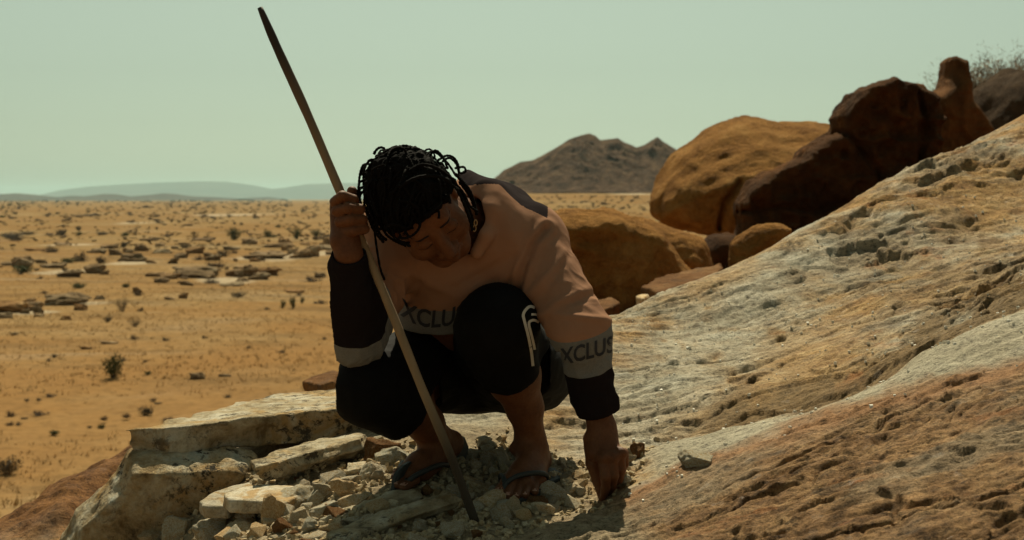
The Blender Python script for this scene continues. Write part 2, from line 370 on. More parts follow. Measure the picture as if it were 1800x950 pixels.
def slope_eval(x, y):
    zb = slope_base(x, y)
    px, py, d = proj(np.stack([x, y, zb], -1))
    wob = 10 * fbm(px / 60, py / 60, 0 * px, 3, 31)
    red = ss(-34, 44, py - lin(px, red_line) + wob) * ss(880, 1000, px)
    rib = ss(-2, 5, py - lin(px, rib_line)) * ss(1120, 1180, px)
    pit = ss(1130, 1010, px + 0.9 * (880 - py) + wob) * ss(690, 760, py) * ss(150, 330, px)
    bankm = ss(330, 200, px + 0.35 * (py - 850) + 2 * wob) * ss(3.3, 3.75, d)
    # foliation: coordinates along and across the strata
    al = 0.93 * x + 0.2 * y; ac = -0.30 * x + 0.95 * y
    warp = 0.05 * fbm(x * 2.2, y * 2.2, 0 * x, 3, 71)
    f1 = ridged(al * 1.6, (ac + warp) * 6.5, 0 * x, 4, 41)
    f2 = ridged(al * 6, (ac + warp) * 26, 0 * x, 3, 43)
    lum = fbm(al * 2.3, ac * 3.4, 0 * x, 4, 47)
    ck = ridged(al * 3.2 + 5, (ac + warp * 1.6) * 11, 0 * x, 3, 81); ckm = ss(-0.2, 0.5, fbm(x * 2.5, y * 2.5, 0 * x, 2, 83))
    ln1 = np.exp(-(vnoise(al * 1.1 + 7, (ac + warp * 1.3) * 5.5, 0 * x, 101) / 0.045) ** 2) * ss(-.15, .35, fbm(al * 1.3 + 2, ac * 3, 0 * x, 2, 103))
    ln2 = np.exp(-(vnoise(al * 3.0 + 3, (ac + warp * 1.6) * 14 + 0.5 * fbm(x * 12, y * 12, 0 * x, 2, 107), 0 * x, 105) / 0.07) ** 2) * ss(-.2, .3, fbm(al * 3 + 5, ac * 6, 0 * x, 2, 109))
    f3 = ridged(al * 16, (ac + warp) * 60, 0 * x, 2, 45)
    def blob(cx_, cy_, rx_, ry_, rot_=-0.35):
        c_, s_ = math.cos(rot_), math.sin(rot_); a_ = (px - cx_) * c_ + (py - cy_) * s_; b_ = -(px - cx_) * s_ + (py - cy_) * c_
        return np.exp(-((a_ / rx_) ** 2 + (b_ / ry_) ** 2) * (1 + 0.8 * fbm(px / 45, py / 30, 0 * x, 3, 111)))
    dzone = np.clip(blob(1540, 445, 120, 55) + blob(1740, 480, 90, 40) + blob(1660, 300, 60, 25) + 0.7 * blob(1600, 520, 70, 18), 0, 1)
    pzone = np.clip(blob(1230, 640, 190, 70) + blob(1120, 720, 130, 60) + blob(1330, 525, 110, 35) + blob(1560, 575, 90, 22), 0, 1)
    tzone = np.clip(blob(1440, 640, 150, 60) + blob(1330, 730, 120, 22) + blob(1250, 500, 120, 22) + blob(1720, 380, 120, 50), 0, 1)
    n40 = fbm(x * 42, y * 42, 0 * x, 3, 87)
    n9 = fbm(x * 9, y * 9, 0 * x, 3, 85)
    q1 = (ac + warp) * 6 + 1.1 * fbm(al * 1.2, ac * 2, 0 * x, 3, 53) + 0.30 * n9; q1 = q1 - np.floor(q1); saw1 = q1 - ss(0.93, 1.0, q1)
    q2 = (ac + warp) * 19 + 1.5 * fbm(al * 3, ac * 5, 0 * x, 3, 55) + 0.40 * n9; q2 = q2 - np.floor(q2); saw2 = q2 - ss(0.88, 1.0, q2)
    m1 = ss(-0.25, 0.45, fbm(x * 1.6, y * 2.0, 0 * x, 2, 57)); m2 = ss(-0.2, 0.5, fbm(x * 2.8, y * 3.2, 0 * x, 2, 59))
    rock = 0.005 * f1 + 0.0045 * f2 + 0.0028 * f3 + 0.018 * lum - 0.013 * m1 * saw1 * (1 + 1.3 * dzone) - 0.007 * m2 * saw2 * (1 + 1.5 * dzone) + 0.0009 * n40 - 0.014 * ln1 - 0.009 * ln2
    smooth_zone = rib * (1 - red)
    g = fbm(x * 30, y * 30, 0 * x, 3, 61)
    crk = ridged(al * 4.5, (ac + warp) * 15, 0 * x, 4, 67)
    redz = -0.008 * (0.3 + 0.7 * m2) * saw2 - 0.007 * m1 * saw1 + 0.0011 * n40 + 0.002 * crk + 0.004 * fbm(al * 5, ac * 9, 0 * x, 4, 69) + 0.0035 * f2 + 0.002 * f3 + 0.002 * g - 0.011 * ln1 - 0.010 * ln2
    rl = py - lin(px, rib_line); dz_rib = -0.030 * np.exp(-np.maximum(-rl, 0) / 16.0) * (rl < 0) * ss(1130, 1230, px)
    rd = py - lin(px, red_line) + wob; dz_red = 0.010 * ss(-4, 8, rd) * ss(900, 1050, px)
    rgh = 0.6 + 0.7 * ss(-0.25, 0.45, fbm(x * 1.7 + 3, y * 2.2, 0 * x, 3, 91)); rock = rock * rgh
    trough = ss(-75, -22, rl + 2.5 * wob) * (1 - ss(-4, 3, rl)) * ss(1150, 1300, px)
    z = rock * (0.72 + 0.5 * dzone) * (1 - 0.75 * red) * (1 - smooth_zone) * (1 - 0.75 * pit) * (1 - bankm)
    z = z + smooth_zone * (0.003 * f1 + 0.002 * f2 + 0.004 * lum) + red * redz
    z = z + pit * 0.010 * fbm(x * 9, y * 9, 0 * x, 3, 73) + dz_rib + dz_red + bankm * (0.03 * fbm(x * 5, y * 5, 0 * x, 4, 79)) + 0.0012 * g
    return zb + z, red, rib, pit, bankm, (trough, dzone, pzone, tzone)
tb = np.linspace(-0.46, 0.46, 860); dd = np.geomspace(1.9, 7.4, 800)
Tm, Dm = np.meshgrid(tb, dd, indexing='ij'); sx, sy = Tm * Dm, Dm
sz, a_red, a_rib, a_pit, a_bank, a_trough = slope_eval(sx, sy)
na, nr = sx.shape; ii, jj = np.meshgrid(np.arange(na - 1), np.arange(nr - 1), indexing='ij')
F = np.stack([ii * nr + jj, (ii + 1) * nr + jj, (ii + 1) * nr + jj + 1, ii * nr + jj + 1], -1).reshape(-1, 4)
m = M('banded_granite', 0.85, 0.12)
co = m.coord('World', (1, 1, 1)); st = m.coord('World', (0.85, 1.5, 1.5), (0, 0, -0.28))
nA = m.noise(st, 2.2, 7, 0.62, 0.9); nB = m.noise(co, 5.0, 6, 0.62, 0.3); nC = m.noise(st, 9.0, 6, 0.7, 0.4); nF = m.noise(co, 90, 4, 0.7); nG = m.noise(co, 260, 3, 0.7)
pale = m.ramp(nC, [(0.33, (0.29, 0.25, 0.175)), (0.50, (0.46, 0.425, 0.325)), (0.66, (0.53, 0.505, 0.415))])
tan = m.ramp(nC, [(0.34, (0.26, 0.135, 0.046)), (0.52, (0.43, 0.255, 0.096)), (0.68, (0.51, 0.345, 0.16))])
nL = m.noise(st, 1.1, 4, 0.6, 0.6)
col = m.mix(m.ramp(m.math('ADD', m.math('MULTIPLY', nA, 0.35), m.math('ADD', m.math('MULTIPLY', nB, 0.25), m.math('MULTIPLY', nL, 0.40))), [(0.455, 0.0), (0.55, 1.0)]), pale, tan)
col = m.mix(m.math('MULTIPLY', m.attr('pzone'), 0.75), col, pale); col = m.mix(m.math('MULTIPLY', m.attr('tzone'), 0.8), col, tan)
col = m.mix(m.math('MULTIPLY', m.attr('dzone'), 0.75), col, m.ramp(nC, [(0.34, (0.13, 0.085, 0.045)), (0.5, (0.27, 0.185, 0.10)), (0.68, (0.40, 0.27, 0.13))]))
grey = m.ramp(m.noise(st, 4.5, 8, 0.72, 0.6), [(0.58, 0.0), (0.70, 0.8)])
col = m.mix(grey, col, (0.155, 0.125, 0.09))
rust = m.ramp(m.noise(co, 3.2, 6, 0.65, 0.8), [(0.59, 0.0), (0.70, 0.75)])
col = m.mix(rust, col, (0.34, 0.135, 0.04))
smoothc = m.ramp(nB, [(0.35, (0.38, 0.335, 0.235)), (0.65, (0.50, 0.46, 0.35))])
col = m.mix(m.math('MULTIPLY', m.attr('rib'), 0.92), col, smoothc)
redc = m.ramp(m.math('ADD', m.math('MULTIPLY', nC, 0.5), m.math('MULTIPLY', m.noise(co, 14, 7, 0.72), 0.5)),
              [(0.36, (0.085, 0.048, 0.026)), (0.46, (0.25, 0.138, 0.062)), (0.56, (0.36, 0.215, 0.10)), (0.70, (0.44, 0.31, 0.17))])
redc = m.mix(1.0, redc, m.ramp(m.noise(m.coord('World', (0.75, 1.3, 1.3), (0, 0, -0.3)), 38, 7, 0.78, 0.4), [(0.36, 0.30), (0.47, 0.95), (0.7, 1.12)]), 'MULTIPLY')
redc = m.mix(m.ramp(m.noise(st, 1.6, 5, 0.6, 0.5), [(0.50, 0.0), (0.62, 0.6)]), redc, (0.30, 0.245, 0.165))
redc = m.mix(m.ramp(m.noise(st, 3.0, 6, 0.65, 0.5), [(0.58, 0.0), (0.72, 0.75)]), redc, (0.34, 0.12, 0.035))
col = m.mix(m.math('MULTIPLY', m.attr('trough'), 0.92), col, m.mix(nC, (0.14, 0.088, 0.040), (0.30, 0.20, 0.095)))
col = m.mix(m.attr('red'), col, redc)
edge = m.ramp(m.attr('redge'), [(0.3, 0.0), (1.0, 0.7)])
col = m.mix(edge, col, (0.34, 0.148, 0.05))
pitc = m.ramp(m.noise(co, 22, 7, 0.7), [(0.3, (0.23, 0.17, 0.10)), (0.5, (0.36, 0.29, 0.185)), (0.7, (0.44, 0.37, 0.25))])
col = m.mix(m.math('MULTIPLY', m.attr('pit'), 0.8), col, pitc)
bankc = m.ramp(m.noise(co, 9, 7, 0.72), [(0.34, (0.12, 0.047, 0.014)), (0.6, (0.25, 0.112, 0.033))])
col = m.mix(m.attr('bank'), col, bankc)
col = m.mix(1.0, col, m.ramp(nF, [(0.32, 0.42), (0.47, 0.98), (0.70, 1.18)]), 'MULTIPLY')
mid = m.noise(m.coord('World', (0.8, 1.25, 1.25), (0, 0, -0.3)), 26, 7, 0.78, 0.5)
col = m.mix(1.0, col, m.ramp(mid, [(0.34, 0.40), (0.44, 0.92), (0.7, 1.15)]), 'MULTIPLY')
col = m.mix(1.0, col, m.ramp(nG, [(0.32, 0.65), (0.5, 1.0), (0.7, 1.15)]), 'MULTIPLY')
b1 = m.bump(mid, 0.9, 0.022); b2 = m.bump(nF, 0.6, 0.006, b1); b3 = m.bump(nG, 0.4, 0.002, b2)
mica = m.ramp(m.voro(co, 55, 'F1', 'Color'), [(0.90, 0.85), (0.97, 0.25)])
mat_slope = m.out(col, b3, mica)
sV = np.stack([sx, sy, sz], -1).reshape(-1, 3)
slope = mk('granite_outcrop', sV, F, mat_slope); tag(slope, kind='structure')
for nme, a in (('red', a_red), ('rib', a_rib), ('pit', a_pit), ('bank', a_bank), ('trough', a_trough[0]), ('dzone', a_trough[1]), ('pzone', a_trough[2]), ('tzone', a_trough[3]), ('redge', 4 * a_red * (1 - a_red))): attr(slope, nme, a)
def slope_z(x, y):
    return float(slope_eval(np.array([float(x)]), np.array([float(y)]))[0][0])
def on_slope(px, py, d0=2.2, d1=5.6):                        # where the sight line through a photo pixel meets the outcrop
    ds = np.linspace(d0, d1, 300); P = np.array([at(px, py, d) for d in ds])
    z = slope_eval(P[:, 0], P[:, 1])[0]; k = np.argmax(P[:, 2] < z)
    return P[k], ds[k]

# ------------------------------------------------------------------ rocks
def rock_mat(name, cols, scale=8, speck=0.5, bump=0.5, patch=None, dark=(0.06, 0.05, 0.04), vary=0.0, kind='Object', bdist=0.012):
    m = M(name, 0.95, 0.04); co = m.coord(kind)
    if vary:
        n = m.N.new('ShaderNodeVectorMath'); n.operation = 'ADD'; m.L(co, n.inputs[0])
        cx = m.N.new('ShaderNodeCombineXYZ'); q = m.math('MULTIPLY', m.orand(), 37.0)
        for i in range(3): m.L(q, cx.inputs[i])
        m.L(cx.outputs[0], n.inputs[1]); co = n.outputs[0]
    a = m.noise(co, scale, 7, 0.65, 0.5); f = m.noise(co, scale * 9, 5, 0.7); k = len(cols)
    col = m.ramp(a, [(0.33 + 0.36 * i / (k - 1), c) for i, c in enumerate(cols)])
    if patch: col = m.mix(m.ramp(m.noise(co, scale * 0.6, 6, 0.65, 1.0), [(0.50, 0.0), (0.60, 0.85)]), col, patch)
    if speck:
        sp = m.ramp(m.noise(co, scale * 3.4, 6, 0.78, 0.3), [(0.515, 0.0), (0.59, speck)])
        spm = m.ramp(m.noise(co, scale * 0.45, 3, 0.5), [(0.36, 0.0), (0.52, 1.0)])
        col = m.mix(m.math('MULTIPLY', sp, spm), col, dark)
    col = m.mix(1.0, col, m.ramp(f, [(0.3, 0.72), (0.5, 1.0), (0.72, 1.15)]), 'MULTIPLY')
    if vary: col = m.mix(1.0, col, m.ramp(m.orand(), [(0.0, (0.60, 0.58, 0.55)), (0.30, (1.08, 1.06, 1.03)), (0.55, (0.85, 0.90, 0.92)), (0.75, (1.05, 0.84, 0.60)), (1.0, (1.28, 1.27, 1.22))]), 'MULTIPLY')
    b1 = m.bump(a, bump * 0.6, bdist * 2.2); b2 = m.bump(f, bump, bdist, b1)
    return m.out(col, b2)
mat_pale = rock_mat('pale_broken_granite', [(0.18, 0.13, 0.07), (0.36, 0.295, 0.19), (0.48, 0.43, 0.325), (0.53, 0.49, 0.385)], 9, 1.0, 0.8, (0.36, 0.235, 0.10), (0.075, 0.062, 0.045))
mat_wedge = rock_mat('weathered_granite', [(0.15, 0.095, 0.045), (0.38, 0.285, 0.16), (0.50, 0.44, 0.32), (0.38, 0.41, 0.36)], 10, 1.0, 1.0, (0.36, 0.22, 0.085), (0.05, 0.043, 0.033))
mat_stone = rock_mat('granite_chip', [(0.33, 0.25, 0.155), (0.49, 0.43, 0.315), (0.58, 0.535, 0.435), (0.58, 0.56, 0.48)], 22, 0.5, 0.7, (0.42, 0.28, 0.13), (0.12, 0.09, 0.06), vary=1, bdist=0.005)
mat_brown = rock_mat('rusty_stone', [(0.16, 0.07, 0.03), (0.32, 0.17, 0.07), (0.42, 0.28, 0.16)], 16, 0.4, 0.9, (0.30, 0.13, 0.05))
mat_orange = rock_mat('orange_boulder_rock', [(0.17, 0.075, 0.020), (0.29, 0.140, 0.038), (0.38, 0.205, 0.066)], 2.2, 0.3, 0.9, None, (0.11, 0.045, 0.016), bdist=0.07)
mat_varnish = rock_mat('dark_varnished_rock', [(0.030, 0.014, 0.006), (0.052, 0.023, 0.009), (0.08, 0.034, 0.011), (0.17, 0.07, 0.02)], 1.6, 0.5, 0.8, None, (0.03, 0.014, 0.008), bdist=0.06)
mat_redstone = rock_mat('red_slab_rock', [(0.08, 0.038, 0.016), (0.16, 0.078, 0.032), (0.23, 0.13, 0.06)], 3, 0.4, 0.8, None, bdist=0.03)
mat_field = rock_mat('field_rock', [(0.13, 0.082, 0.042), (0.22, 0.145, 0.078), (0.36, 0.275, 0.17)], 1.4, 0.5, 0.7, None, (0.08, 0.05, 0.03), vary=1, bdist=0.04)

def frame_of(P):
    P = np.asarray(P, float); c = P.mean(0); nrm = np.zeros(3)
    for i in range(len(P)): nrm += np.cross(P[i] - c, P[(i + 1) % len(P)] - c)
    nrm /= np.linalg.norm(nrm); u = P[1] - P[0]; u -= nrm * (u @ nrm); u /= np.linalg.norm(u)
    return c, u, np.cross(nrm, u), nrm
def slab_rock(name, P, thick, mat, h=0.007, amp=0.008, ns=10, rnd=0.006, toward=None, bevel=0.0, seed=0, step=0.0, outward=None):
    """A broken slab: polygon P (seen face) swept by `thick` away from `toward`."""
    P = np.asarray(P, float); c, u, v, n = frame_of(P)
    tw_ = np.array(toward if toward is not None else (0, -0.3, 1.0), float)
    if n @ tw_ < 0: n = -n; v = -v
    poly = np.c_[(P - c) @ u, (P - c) @ v]; pad = 0.03 + amp * 3
    lo = np.array([poly[:, 0].min() - pad, poly[:, 1].min() - pad, -thick - pad]); hi = np.array([poly[:, 0].max() + pad, poly[:, 1].max() + pad, pad])
    s = Sdf(lo, hi, h); X = s.ax[0][:, None, None]; Y = s.ax[1][None, :, None]; Z = s.ax[2][None, None, :]
    N = fbm(X / 1.0 * ns, Y * ns, Z * ns, 4, seed) * amp
    N2 = vnoise(X * ns * 0.35, Y * ns * 0.35, Z * ns * 0.2, seed + 5) * amp * 1.6
    d2 = poly_sd(poly, s.ax[0][:, None], s.ax[1][None, :])[:, :, None] + bevel * Z
    if step: d2 = d2 + step * np.abs(vnoise(X * ns * 0.2, Y * ns * 0.2, Z * ns * 1.2, seed + 9))
    a = d2 + rnd + N + N2; b = np.abs(Z + thick / 2) - thick / 2 + rnd + 0.45 * N
    s.v = (np.minimum(np.maximum(a, b), 0) + np.sqrt(np.maximum(a, 0) ** 2 + np.maximum(b, 0) ** 2) - rnd).astype(np.float32)
    V, F = s.mesh(); W = c + V[:, :1] * u + V[:, 1:2] * v + V[:, 2:] * n
    if np.dot(np.cross(u, v), n) < 0: F = F[:, ::-1]
    O = W.mean(0); O[2] = W[:, 2].min()
    return mk(name, W, F, mat, origin=O, smooth=False)
def inflated_rock(name, outline, d, thick, mat, h=0.06, R=0.6, lean=0.0, amp=0.06, ns=1.2, seed=0, power=0.5, rough=0.0, crack=None):
    """A boulder standing at distance d whose profile is the outline and which bulges to `thick` front and back."""
    P = np.array([at(x, y, d) for x, y in outline]); x0 = P[:, 0]; z0 = P[:, 2]; Y0 = P[:, 1].mean(); c = np.array([x0.mean(), Y0, z0.min()])
    poly = np.c_[x0 - c[0], z0 - c[2]]; pad = amp * 3 + h * 3
    hz = poly[:, 1].max()
    s = Sdf([poly[:, 0].min() - pad, -thick - abs(lean) * hz - pad, poly[:, 1].min() - pad], [poly[:, 0].max() + pad, thick + abs(lean) * hz + pad, hz + pad], h)
    X = s.ax[0][:, None, None]; Y = s.ax[1][None, :, None]; Z = s.ax[2][None, None, :]
    N = amp * fbm(X * ns, Y * ns, Z * ns, 4, seed)
    d2 = poly_sd(poly, s.ax[0][:, None], s.ax[2][None, :])[:, None, :]
    dep = np.clip(-(d2 + N) / R, 0, 1); prof = (1 - (1 - dep) ** 2) ** power
    yy = Y - lean * Z
    if rough: yy = yy + rough * ridged(X * ns * 1.3, Y * ns * .5, Z * ns * 1.3, 4, seed + 4) * 0.5
    f = np.maximum((np.abs(yy) - thick * prof), d2 + N) + 0.8 * N * (dep > 0)
    for path, wd, dp in (crack or []):
        Q = [at(x, y, d) for x, y in path]; dc = 9.0
        for a_, b_ in zip(Q[:-1], Q[1:]):
            ex, ez = b_[0] - a_[0], b_[2] - a_[2]; tx, tz = X + c[0] - a_[0], Z + c[2] - a_[2]; t = np.clip((tx * ex + tz * ez) / (ex * ex + ez * ez), 0, 1)
            dc = np.minimum(dc, np.sqrt((tx - t * ex) ** 2 + (tz - t * ez) ** 2))
        f = f + dp * np.exp(-(dc / wd) ** 2) * (yy < 0)
    s.v = f.astype(np.float32)
    V, F = s.mesh()
    o = mk(name, V + c, F, mat, origin=c); return o
# far hills and the near mountain
def ridge_hill(name, outline, d, depth, mat, base_z, n=220, m_=40, amp=1.0, ns=0.1, seed=0):
    xs = np.array([(p[0] - 900) / FPX * d for p in outline]); zs = np.array([max(at(p[0], p[1], d)[2] - CAMZ, base_z) for p in outline])
    u = np.linspace(xs[0], xs[-1], n); prof = np.interp(u, xs, zs) - base_z; v = np.linspace(-1, 1, m_)
    U, Vv = np.meshgrid(u, v, indexing='ij'); Pz = np.repeat(prof[:, None], m_, 1)
    # let spurs run down the face: shift the profile sideways with depth
    sh = np.interp(U + depth * 0.35 * Vv * (Vv < 0) * np.sin(U * ns * 0.6 + 1) , u, prof)
    fall = (1 - np.abs(Vv)) ** 1.15
    y = d + depth * (Vv) + 0 * U
    dv_ = 0.12 + 0.88 * (1 - np.exp(-(Vv / 0.12) ** 2)); nz = dv_ * fbm(U * ns, y * ns, 0 * U, 5, seed) * amp + dv_ * amp * 0.8 * ridged(U * ns * 0.7, y * ns * 0.7, 0 * U, 4, seed + 3)
    Z = base_z + (0.25 * Pz + 0.75 * sh) * fall + nz * np.clip(Pz / (prof.max() * 0.3), 0, 1) * (1 - np.abs(Vv)) ** 0.5 - 0.02 * prof.max() * (np.abs(Vv) > 0.99)
    ii, jj = np.meshgrid(np.arange(n - 1), np.arange(m_ - 1), indexing='ij')
    F = np.stack([ii * m_ + jj, (ii + 1) * m_ + jj, (ii + 1) * m_ + jj + 1, ii * m_ + jj + 1], -1).reshape(-1, 4)
    o = mk(name, np.stack([U, y, Z + CAMZ], -1).reshape(-1, 3), F, mat); return tag(o, kind='structure')
mat_hill = rock_mat('hill_rubble', [(0.048, 0.028, 0.018), (0.098, 0.058, 0.036), (0.14, 0.084, 0.052), (0.22, 0.14, 0.08)], 0.13, 0.12, 1.0, None, (0.06, 0.045, 0.035), kind='World', bdist=1.5)
mat_far = rock_mat('far_hill', [(0.06, 0.055, 0.05), (0.10, 0.085, 0.07)], 0.004, 0, 0.4, None, kind='World', bdist=8)
ridge_hill('mountain', [(835, 352), (862, 320), (885, 300), (915, 285), (935, 282), (960, 270), (985, 255), (1000, 245), (1020, 238), (1036, 235), (1046, 239), (1054, 247),
    (1066, 245), (1085, 243), (1098, 251), (1118, 259), (1130, 256), (1145, 247), (1155, 241), (1165, 249), (1180, 258), (1203, 271), (1225, 285), (1260, 310), (1300, 340)],
    640, 48, mat_hill, 2.6, 560, 120, 0.95, 0.26, 11)
ridge_hill('hill', [(60, 349), (110, 334), (160, 327), (220, 323), (300, 319), (350, 318), (400, 319), (440, 324), (480, 332), (510, 329), (545, 323), (600, 321), (700, 319), (800, 330), (860, 349)],
    12500, 1200, mat_far, -5, 160, 24, 8, 0.002, 21)
ridge_hill('hill', [(-120, 349), (-60, 343), (0, 341), (30, 339.5), (60, 342), (90, 346), (115, 346.5), (130, 344), (160, 345.5), (185, 341), (205, 341.5), (230, 346), (262, 343), (290, 339.5), (310, 341), (335, 345), (400, 348), (430, 349.6)],
    4300, 260, mat_far, -5, 200, 24, 1.2, 0.012, 23)
ridge_hill('hill', [(425, 349.6), (445, 347.2), (470, 346.5), (485, 348), (500, 349.8)], 5200, 120, mat_far, -5, 60, 20, 0.5, 0.01, 25)

# ---- boulders behind the outcrop
def hole(s): return s
mat_spike = rock_mat('brown_boulder_rock', [(0.07, 0.032, 0.013), (0.13, 0.058, 0.02), (0.20, 0.092, 0.03)], 1.5, 0.35, 0.7, None, (0.05, 0.025, 0.012), bdist=0.05)
bA = inflated_rock('boulder', [(1150, 376), (1156, 345), (1170, 313), (1186, 288), (1200, 266), (1230, 245), (1262, 222), (1300, 205), (1340, 196), (1366, 199), (1395, 208), (1430, 205),
    (1470, 202), (1520, 215), (1580, 260), (1620, 330), (1600, 420), (1480, 460), (1330, 440), (1250, 414), (1195, 405), (1160, 394)], 15.6, 1.25, mat_orange, 0.024, 1.15, 0.75, 0.030, 2.6, 3, 0.55, rough=0.055, crack=[([(1292, 322), (1278, 340), (1267, 358), (1263, 380), (1264, 402)], 0.035, 0.16), ([(1225, 300), (1250, 290), (1275, 278)], 0.05, 0.05)])
tag(bA, 'huge smooth orange boulder with a sunlit rounded flank', 'boulder')
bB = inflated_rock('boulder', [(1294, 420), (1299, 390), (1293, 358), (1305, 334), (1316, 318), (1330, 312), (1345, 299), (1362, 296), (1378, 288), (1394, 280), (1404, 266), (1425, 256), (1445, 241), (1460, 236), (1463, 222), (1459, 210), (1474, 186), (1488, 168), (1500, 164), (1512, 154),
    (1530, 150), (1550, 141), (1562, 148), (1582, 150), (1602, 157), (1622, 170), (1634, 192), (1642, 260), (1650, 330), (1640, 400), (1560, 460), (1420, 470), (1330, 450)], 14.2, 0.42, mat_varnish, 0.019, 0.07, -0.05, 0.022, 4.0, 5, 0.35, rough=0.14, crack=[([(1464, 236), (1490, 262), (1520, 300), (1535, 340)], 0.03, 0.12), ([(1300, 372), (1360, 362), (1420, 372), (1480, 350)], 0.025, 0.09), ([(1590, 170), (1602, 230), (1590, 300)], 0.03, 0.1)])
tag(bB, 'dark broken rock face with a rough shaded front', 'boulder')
bS = inflated_rock('boulder', [(1560, 400), (1585, 185), (1588, 158), (1592, 150), (1603, 152), (1612, 162), (1628, 168), (1642, 158), (1649, 138), (1650, 112), (1655, 104), (1680, 113), (1684, 130), (1689, 160), (1692, 182), (1704, 198),
    (1722, 220), (1740, 262), (1748, 330), (1700, 420), (1620, 440)], 14.9, 0.40, mat_spike, 0.019, 0.11, -0.10, 0.010, 3.4, 7, 0.38, rough=0.07)
tag(bS, 'brown rock with a tall upright spike on its right end', 'boulder')
bC = inflated_rock('boulder', [(900, 560), (905, 440), (925, 390), (960, 374), (1010, 370), (1060, 370), (1110, 380), (1150, 400), (1185, 438), (1215, 478), (1235, 520), (1200, 560), (1050, 575)], 9.0, 0.42, mat_orange, 0.015, 0.13, -0.16, 0.018, 4.0, 9, 0.42, rough=0.05)
tag(bC, 'low orange boulder behind the bent arm with a shaded front', 'boulder')
bD = inflated_rock('boulder', [(1090, 382), (1150, 386), (1195, 402), (1240, 418), (1250, 440), (1262, 480), (1230, 520), (1160, 500), (1120, 440)], 10.2, 0.45, mat_orange, 0.018, 0.3, 0.2, 0.018, 3.4, 13, 0.45, rough=0.06)
tag(bD, 'sloping orange rock wedged between the low boulder and the huge one', 'boulder')
bE = inflated_rock('boulder', [(1281, 458), (1282, 432), (1294, 414), (1320, 397), (1345, 389), (1368, 392), (1387, 402), (1385, 440), (1340, 490), (1290, 490)], 8.2, 0.2, mat_orange, 0.010, 0.14, 0.0, 0.010, 7, 15, 0.5, rough=0.02)
tag(bE, 'small round orange boulder peeping over the rock slope', 'boulder')
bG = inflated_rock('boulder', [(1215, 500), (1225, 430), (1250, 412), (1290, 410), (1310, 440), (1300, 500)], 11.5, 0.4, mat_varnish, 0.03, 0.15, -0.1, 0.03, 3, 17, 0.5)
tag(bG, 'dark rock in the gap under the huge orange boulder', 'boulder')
fr_ = slab_rock('rock_slab', [at(1128, 503, 7.4), at(1150, 490, 7.7), (at(1215, 474, 8.0)), at(1268, 466, 8.2), at(1262, 480, 7.6), at(1210, 505, 7.2), at(1165, 520, 7.0)], 0.16, mat_redstone, 0.012, 0.012, 7, 0.01, seed=19)
tag(fr_, 'flat reddish slab leaning at the foot of the small round boulder', 'rock')
r1 = slab_rock('rock_slab', [at(1040, 530, 7.6), at(1075, 522, 7.9), at(1090, 530, 7.6), at(1060, 545, 7.2)], 0.1, mat_redstone, 0.01, 0.012, 8, 0.01, seed=20)
tag(r1, 'small red flagstone on the soil below the low boulder', 'rock')
r2 = slab_rock('rock_slab', [at(1112, 520, 7.0), at(1130, 515, 7.1), at(1146, 516, 7.0), at(1130, 527, 6.8)], 0.05, mat_stone, 0.008, 0.006, 10, 0.006, seed=22)
tag(r2, 'small pale stone on red soil beside the slope crest', 'rock')
mat_mound = rock_mat('mound_rock', [(0.05, 0.031, 0.018), (0.085, 0.053, 0.031), (0.12, 0.078, 0.046)], 3.5, 0.4, 1.0, None, (0.04, 0.028, 0.02), bdist=0.08)
bH = inflated_rock('boulder', [(1680, 290), (1698, 200), (1716, 163), (1745, 140), (1772, 127), (1790, 121), (1815, 124), (1860, 135), (1920, 190), (1940, 300)], 21, 1.3, mat_mound, 0.04, 0.5, 0.2, 0.06, 1.5, 23, 0.5)
tag(bH, 'dark brown dome of rock at the right edge of the photo', 'boulder')

# ---- slabs at the left and named stones of the rubble
big = slab_rock('granite_slab', [at(222, 757, 3.50), at(300, 756, 3.52), at(440, 723, 3.58), at(540, 724, 3.62), at(640, 718, 3.66), at(690, 722, 3.64), at(700, 680, 4.1), at(590, 673, 4.2), at(520, 686, 4.15), at(430, 705, 4.0), at(330, 734, 3.75)],
                0.078, mat_pale, 0.006, 0.010, 14, 0.004, seed=31, bevel=-0.10, step=0.02)
tag(big, 'long thick pale slab with a shaded broken edge, topmost of the left pile', 'rock slab')
wedge = slab_rock('granite_block', [at(234, 838, 3.42), at(300, 836, 3.44), at(400, 832, 3.45), at(428, 838, 3.45), at(335, 912, 3.46), at(250, 990, 3.46), at(112, 990, 3.44), at(138, 938, 3.43), at(172, 904, 3.42), at(214, 872, 3.42)],
                  0.12, mat_wedge, 0.006, 0.0075, 15, 0.005, toward=(0, -1, -0.1), seed=33, bevel=0.30)
tag(wedge, 'wedge shaped weathered block with dark lichen specks under the long slab', 'rock')
thin = slab_rock('granite_slab', [at(437, 812, 3.30), at(470, 796, 3.36), at(555, 768, 3.46), at(648, 752, 3.52), at(657, 762, 3.46), at(640, 772, 3.40), at(545, 800, 3.30), at(445, 826, 3.22)],
                 0.046, mat_pale, 0.0045, 0.0075, 20, 0.003, seed=35, bevel=-0.15, step=0.02)
tag(thin, 'thin pale plank of stone tilted up to the right below the long slab', 'rock slab')
flat = slab_rock('granite_slab', [at(392, 868, 3.16), at(425, 856, 3.22), at(470, 852, 3.24), at(532, 853, 3.22), at(545, 862, 3.18), at(500, 884, 3.06), at(455, 880, 3.08), at(400, 880, 3.10)],
                 0.03, mat_stone, 0.005, 0.004, 18, 0.004, seed=37)
tag(flat, 'flat pale stone with a bright upper face below the tilted plank', 'rock')
low_ = slab_rock('granite_slab', [at(352, 880, 3.22), at(385, 860, 3.30), at(440, 846, 3.36), at(445, 858, 3.30), at(400, 888, 3.16), at(358, 892, 3.18)], 0.03, mat_stone, 0.005, 0.004, 18, 0.004, seed=38)
